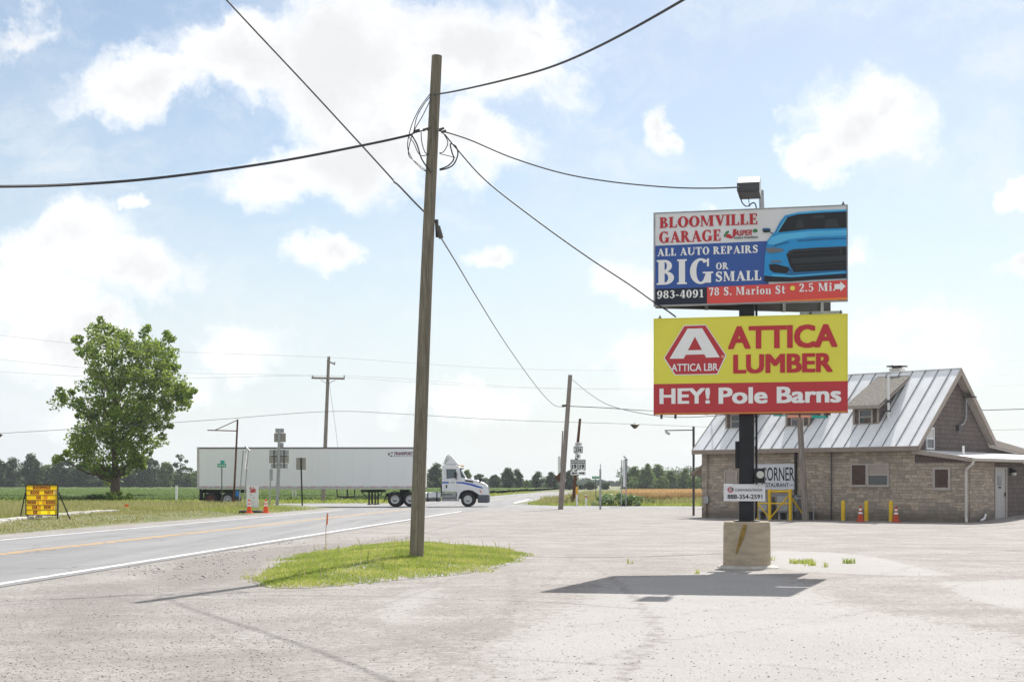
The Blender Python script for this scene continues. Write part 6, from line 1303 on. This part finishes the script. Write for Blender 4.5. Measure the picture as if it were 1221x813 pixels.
for i, (px, py, lb) in enumerate(((1005.3, 621.2, 'yellow bollard left of the cone under the double window'), (1033, 621.5, 'yellow bollard right of the cone under the double window'), (1062.3, 622.2, 'yellow bollard with a cone on its right by the stone wall'))):
    o = thing('bollard', lb, 'bollard', tuple(gp(px, py)), 0, 'yellow bollards by the stone wall')
    mb = MB(); mb.lathe([(.085, -.1), (.085, .82), (.075, .87), (.04, .895)], 16); mb.build('post', M['bollard'], o, True); mb = MB(); mb.lathe([(.10, 0), (.1, .03), (.086, .04)], 16); mb.build('base_ring', M['concrete'], o, True)
# street signs glimpsed under the lumber board
o = thing('pole_board', 'teal and salmon sign pieces fixed on the wooden pole just under the lumber board', 'sign', tuple(at(950, 496, 62)), 0)
k = 62/F
for nm, a, b_, z0, z1, mt_ in (('teal_panel', -29, -13, -.4, 2.8, 'teal_sign'), ('salmon_panel', -12.5, 16, -2.2, 1.5, 'salmon'), ('teal_panel', 16.5, 36, -2.8, 3, 'teal_sign')):
    mb = MB(); mb.bb((a*k, -.25, z0*k), (b_*k, -.2, z1*k)); pn = mb.build(nm, M[mt_], o)
    if a > 10: lay(txt(bold('E MAIN', .03), (.12, .25, .9, .8)), (lambda u, v, d: ((a+u*(b_-a))*k, -.251-d, (z1-v*(z1-z0))*k)), .003, 'sign_lettering', M['letter_white'], pn) if False else None

# ------------------------------------------------------------------ sky, sun, air, camera
AZ, EL = R(20), R(45)
wd = bpy.data.worlds.new('World'); S.world = wd; wd.use_nodes = True; nt = wd.node_tree; bg = nt.nodes['Background']
sky = nt.nodes.new('ShaderNodeTexSky'); sky.sky_type = 'NISHITA'; sky.sun_disc = False; sky.sun_elevation = EL; sky.sun_rotation = AZ; sky.air_density = 1.0; sky.dust_density = .6; sky.ozone_density = 1.2
tc = nt.nodes.new('ShaderNodeTexCoord'); sp = nt.nodes.new('ShaderNodeSeparateXYZ'); L(nt, tc.outputs['Generated'], sp.inputs[0])
az = math_(nt, 'ARCTAN2', sp.outputs[0], sp.outputs[1]); el = math_(nt, 'ARCSINE', sp.outputs[2])
cb = nt.nodes.new('ShaderNodeCombineXYZ'); L(nt, az, cb.inputs[0]); L(nt, el, cb.inputs[1])
wn = noise(nt, cb.outputs[0], 9, 6, .62, 'Color'); wv = nt.nodes.new('ShaderNodeVectorMath'); wv.operation = 'SUBTRACT'; L(nt, wn, wv.inputs[0]); wv.inputs[1].default_value = (.5, .5, .5)
ws = nt.nodes.new('ShaderNodeVectorMath'); ws.operation = 'MULTIPLY_ADD'; L(nt, wv.outputs[0], ws.inputs[0]); ws.inputs[1].default_value = (.15, .11, 0); L(nt, cb.outputs[0], ws.inputs[2])
def ang(px, py):
    u, v = (px-CX)/F, (HY-py)/F; a = math.atan(u); return a, math.atan(v*math.cos(a))
BL = [(170, 85, 120, 55, 10, 1.0), (300, 60, 150, 75, -10, 1.1), (430, 70, 160, 130, 20, 1.15), (560, 60, 190, 110, 0, 1.1), (420, 185, 150, 75, 15, 1.05), (330, 215, 110, 50, 0, .9), (540, 175, 120, 60, 0, .9), (640, 30, 90, 50, 0, .9),
      (90, 300, 120, 55, 15, 1.0), (150, 335, 120, 55, 0, .95), (30, 345, 110, 50, 0, .9), (60, 400, 110, 45, 0, .9), (370, 315, 55, 36, 10, .95), (280, 420, 90, 50, 0, .8), (590, 300, 45, 26, 15, .9), (200, 248, 26, 20, 0, .75),
      (1030, 145, 100, 58, -25, 1.0), (985, 165, 60, 40, 0, .85), (795, 152, 36, 28, -20, .8), (1200, 232, 36, 20, -10, .85), (760, 340, 80, 40, -15, .8), (1045, 308, 40, 20, 0, .75), (750, 430, 90, 40, 0, .6), (1215, 325, 40, 22, 0, .7),
      (560, 475, 110, 36, 0, .7), (150, 470, 170, 40, 0, .65), (820, 250, 30, 16, 0, .5), (30, 30, 80, 24, 20, .6), (1100, 400, 140, 60, -15, .48), (880, 520, 160, 36, 0, .5)]
acc = None
for px, py, rx, ry, rot, amp in BL:
    a, e = ang(px, py); mp = nt.nodes.new('ShaderNodeMapping'); mp.vector_type = 'TEXTURE'
    mp.inputs['Location'].default_value = (a, e, 0); mp.inputs['Rotation'].default_value = (0, 0, R(rot)); mp.inputs['Scale'].default_value = (rx/F, ry/F, 1e6)
    L(nt, ws.outputs[0], mp.inputs[0]); g_ = nt.nodes.new('ShaderNodeTexGradient'); g_.gradient_type = 'SPHERICAL'; L(nt, mp.outputs[0], g_.inputs[0])
    v = math_(nt, 'MULTIPLY', g_.outputs['Fac'], amp); acc = v if acc is None else math_(nt, 'MAXIMUM', acc, v)
n1 = noise(nt, ws.outputs[0], 17, 10, .66); n2 = noise(nt, cb.outputs[0], 7, 5, .55)
back = math_(nt, 'MULTIPLY', smooth(nt, math_(nt, 'ABSOLUTE', az), .45, .7), smooth(nt, n2, .40, .60, 0, 1.0))     # unseen cumulus outside the view, thickened as fill for the shaded faces
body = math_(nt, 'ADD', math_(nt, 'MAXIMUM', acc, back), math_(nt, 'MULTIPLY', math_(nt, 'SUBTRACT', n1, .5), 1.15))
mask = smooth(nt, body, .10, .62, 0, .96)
veil = math_(nt, 'MULTIPLY', smooth(nt, n2, .38, .66, .02, .32), smooth(nt, el, -.02, .35, 1, .45))
low = smooth(nt, el, .0, .24, .85, 0)                                                                                # pale humid air near the horizon
sc = nt.nodes.new('ShaderNodeVectorMath'); sc.operation = 'MULTIPLY'; L(nt, sky.outputs[0], sc.inputs[0]); sc.inputs[1].default_value = (.775, .745, .70)
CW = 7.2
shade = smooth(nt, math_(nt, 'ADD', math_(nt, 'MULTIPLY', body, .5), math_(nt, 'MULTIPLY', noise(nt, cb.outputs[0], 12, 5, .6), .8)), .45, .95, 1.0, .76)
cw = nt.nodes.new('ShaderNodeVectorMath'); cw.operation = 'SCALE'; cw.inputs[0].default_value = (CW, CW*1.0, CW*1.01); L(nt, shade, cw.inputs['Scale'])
c0 = mixc(nt, low, sc.outputs[0], (4.95, 5.35, 5.65, 1)); c0 = mixc(nt, veil, c0, (4.9, 5.4, 5.75, 1)); wm = nt.nodes.new('ShaderNodeMapping'); wm.inputs['Scale'].default_value = (1, 1.9, 1); wm.inputs['Rotation'].default_value = (0, 0, R(-14)); L(nt, ws.outputs[0], wm.inputs[0])
wisp = smooth(nt, math_(nt, 'ADD', math_(nt, 'MULTIPLY', noise(nt, wm.outputs[0], 8, 10, .68), .7), math_(nt, 'MULTIPLY', n2, .35)), .48, .72, 0, .62)
c0 = mixc(nt, wisp, c0, (5.75, 6.0, 6.15, 1))
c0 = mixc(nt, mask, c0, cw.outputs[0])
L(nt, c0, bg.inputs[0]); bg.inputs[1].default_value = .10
ld = bpy.data.lights.new('sun', 'SUN'); ld.energy = 4.0; ld.angle = R(.53); ld.color = (1, .955, .89)
so_ = bpy.data.objects.new('sun', ld); COL.objects.link(so_); dv = Vector((math.sin(AZ)*math.cos(EL), math.cos(AZ)*math.cos(EL), math.sin(EL))); so_.rotation_euler = dv.to_track_quat('Z', 'Y').to_euler(); so_.location = dv*50
HAZE = True
if HAZE:
    mb = MB(); mb.bb((-GS-50, -250, -1), (GS+50, 1150, 30)); hz = mb.build('haze', bpy.data.materials.new('humid_air'), None); hm = hz.data.materials[0]; hm.use_nodes = True; t = hm.node_tree; t.nodes.remove(t.nodes['Principled BSDF'])
    pv = t.nodes.new('ShaderNodeVolumePrincipled'); pv.inputs['Color'].default_value = (.86, .92, 1, 1); pv.inputs['Density'].default_value = .00016; pv.inputs['Anisotropy'].default_value = .3; t.links.new(pv.outputs[0], t.nodes['Material Output'].inputs['Volume']); tag(hz, kind='stuff')
cd_ = bpy.data.cameras.new('camera'); cd_.lens = 36*F/1221; cd_.sensor_width = 36; cd_.shift_y = (HY-406.5)/1221; cd_.clip_end = 6000; cd_.clip_start = .1
co_ = bpy.data.objects.new('camera', cd_); COL.objects.link(co_); co_.location = (0, 0, H); co_.rotation_euler = (R(90), 0, 0); S.camera = co_
S.view_settings.view_transform = 'Standard'; S.view_settings.look = 'None'; S.view_settings.exposure = .71; S.view_settings.gamma = 1; S.view_settings.use_curve_mapping = False
S.cycles.use_denoising = True; S.cycles.max_bounces = 8; S.cycles.transparent_max_bounces = 8; S.cycles.volume_bounces = 0; S.render.film_transparent = False
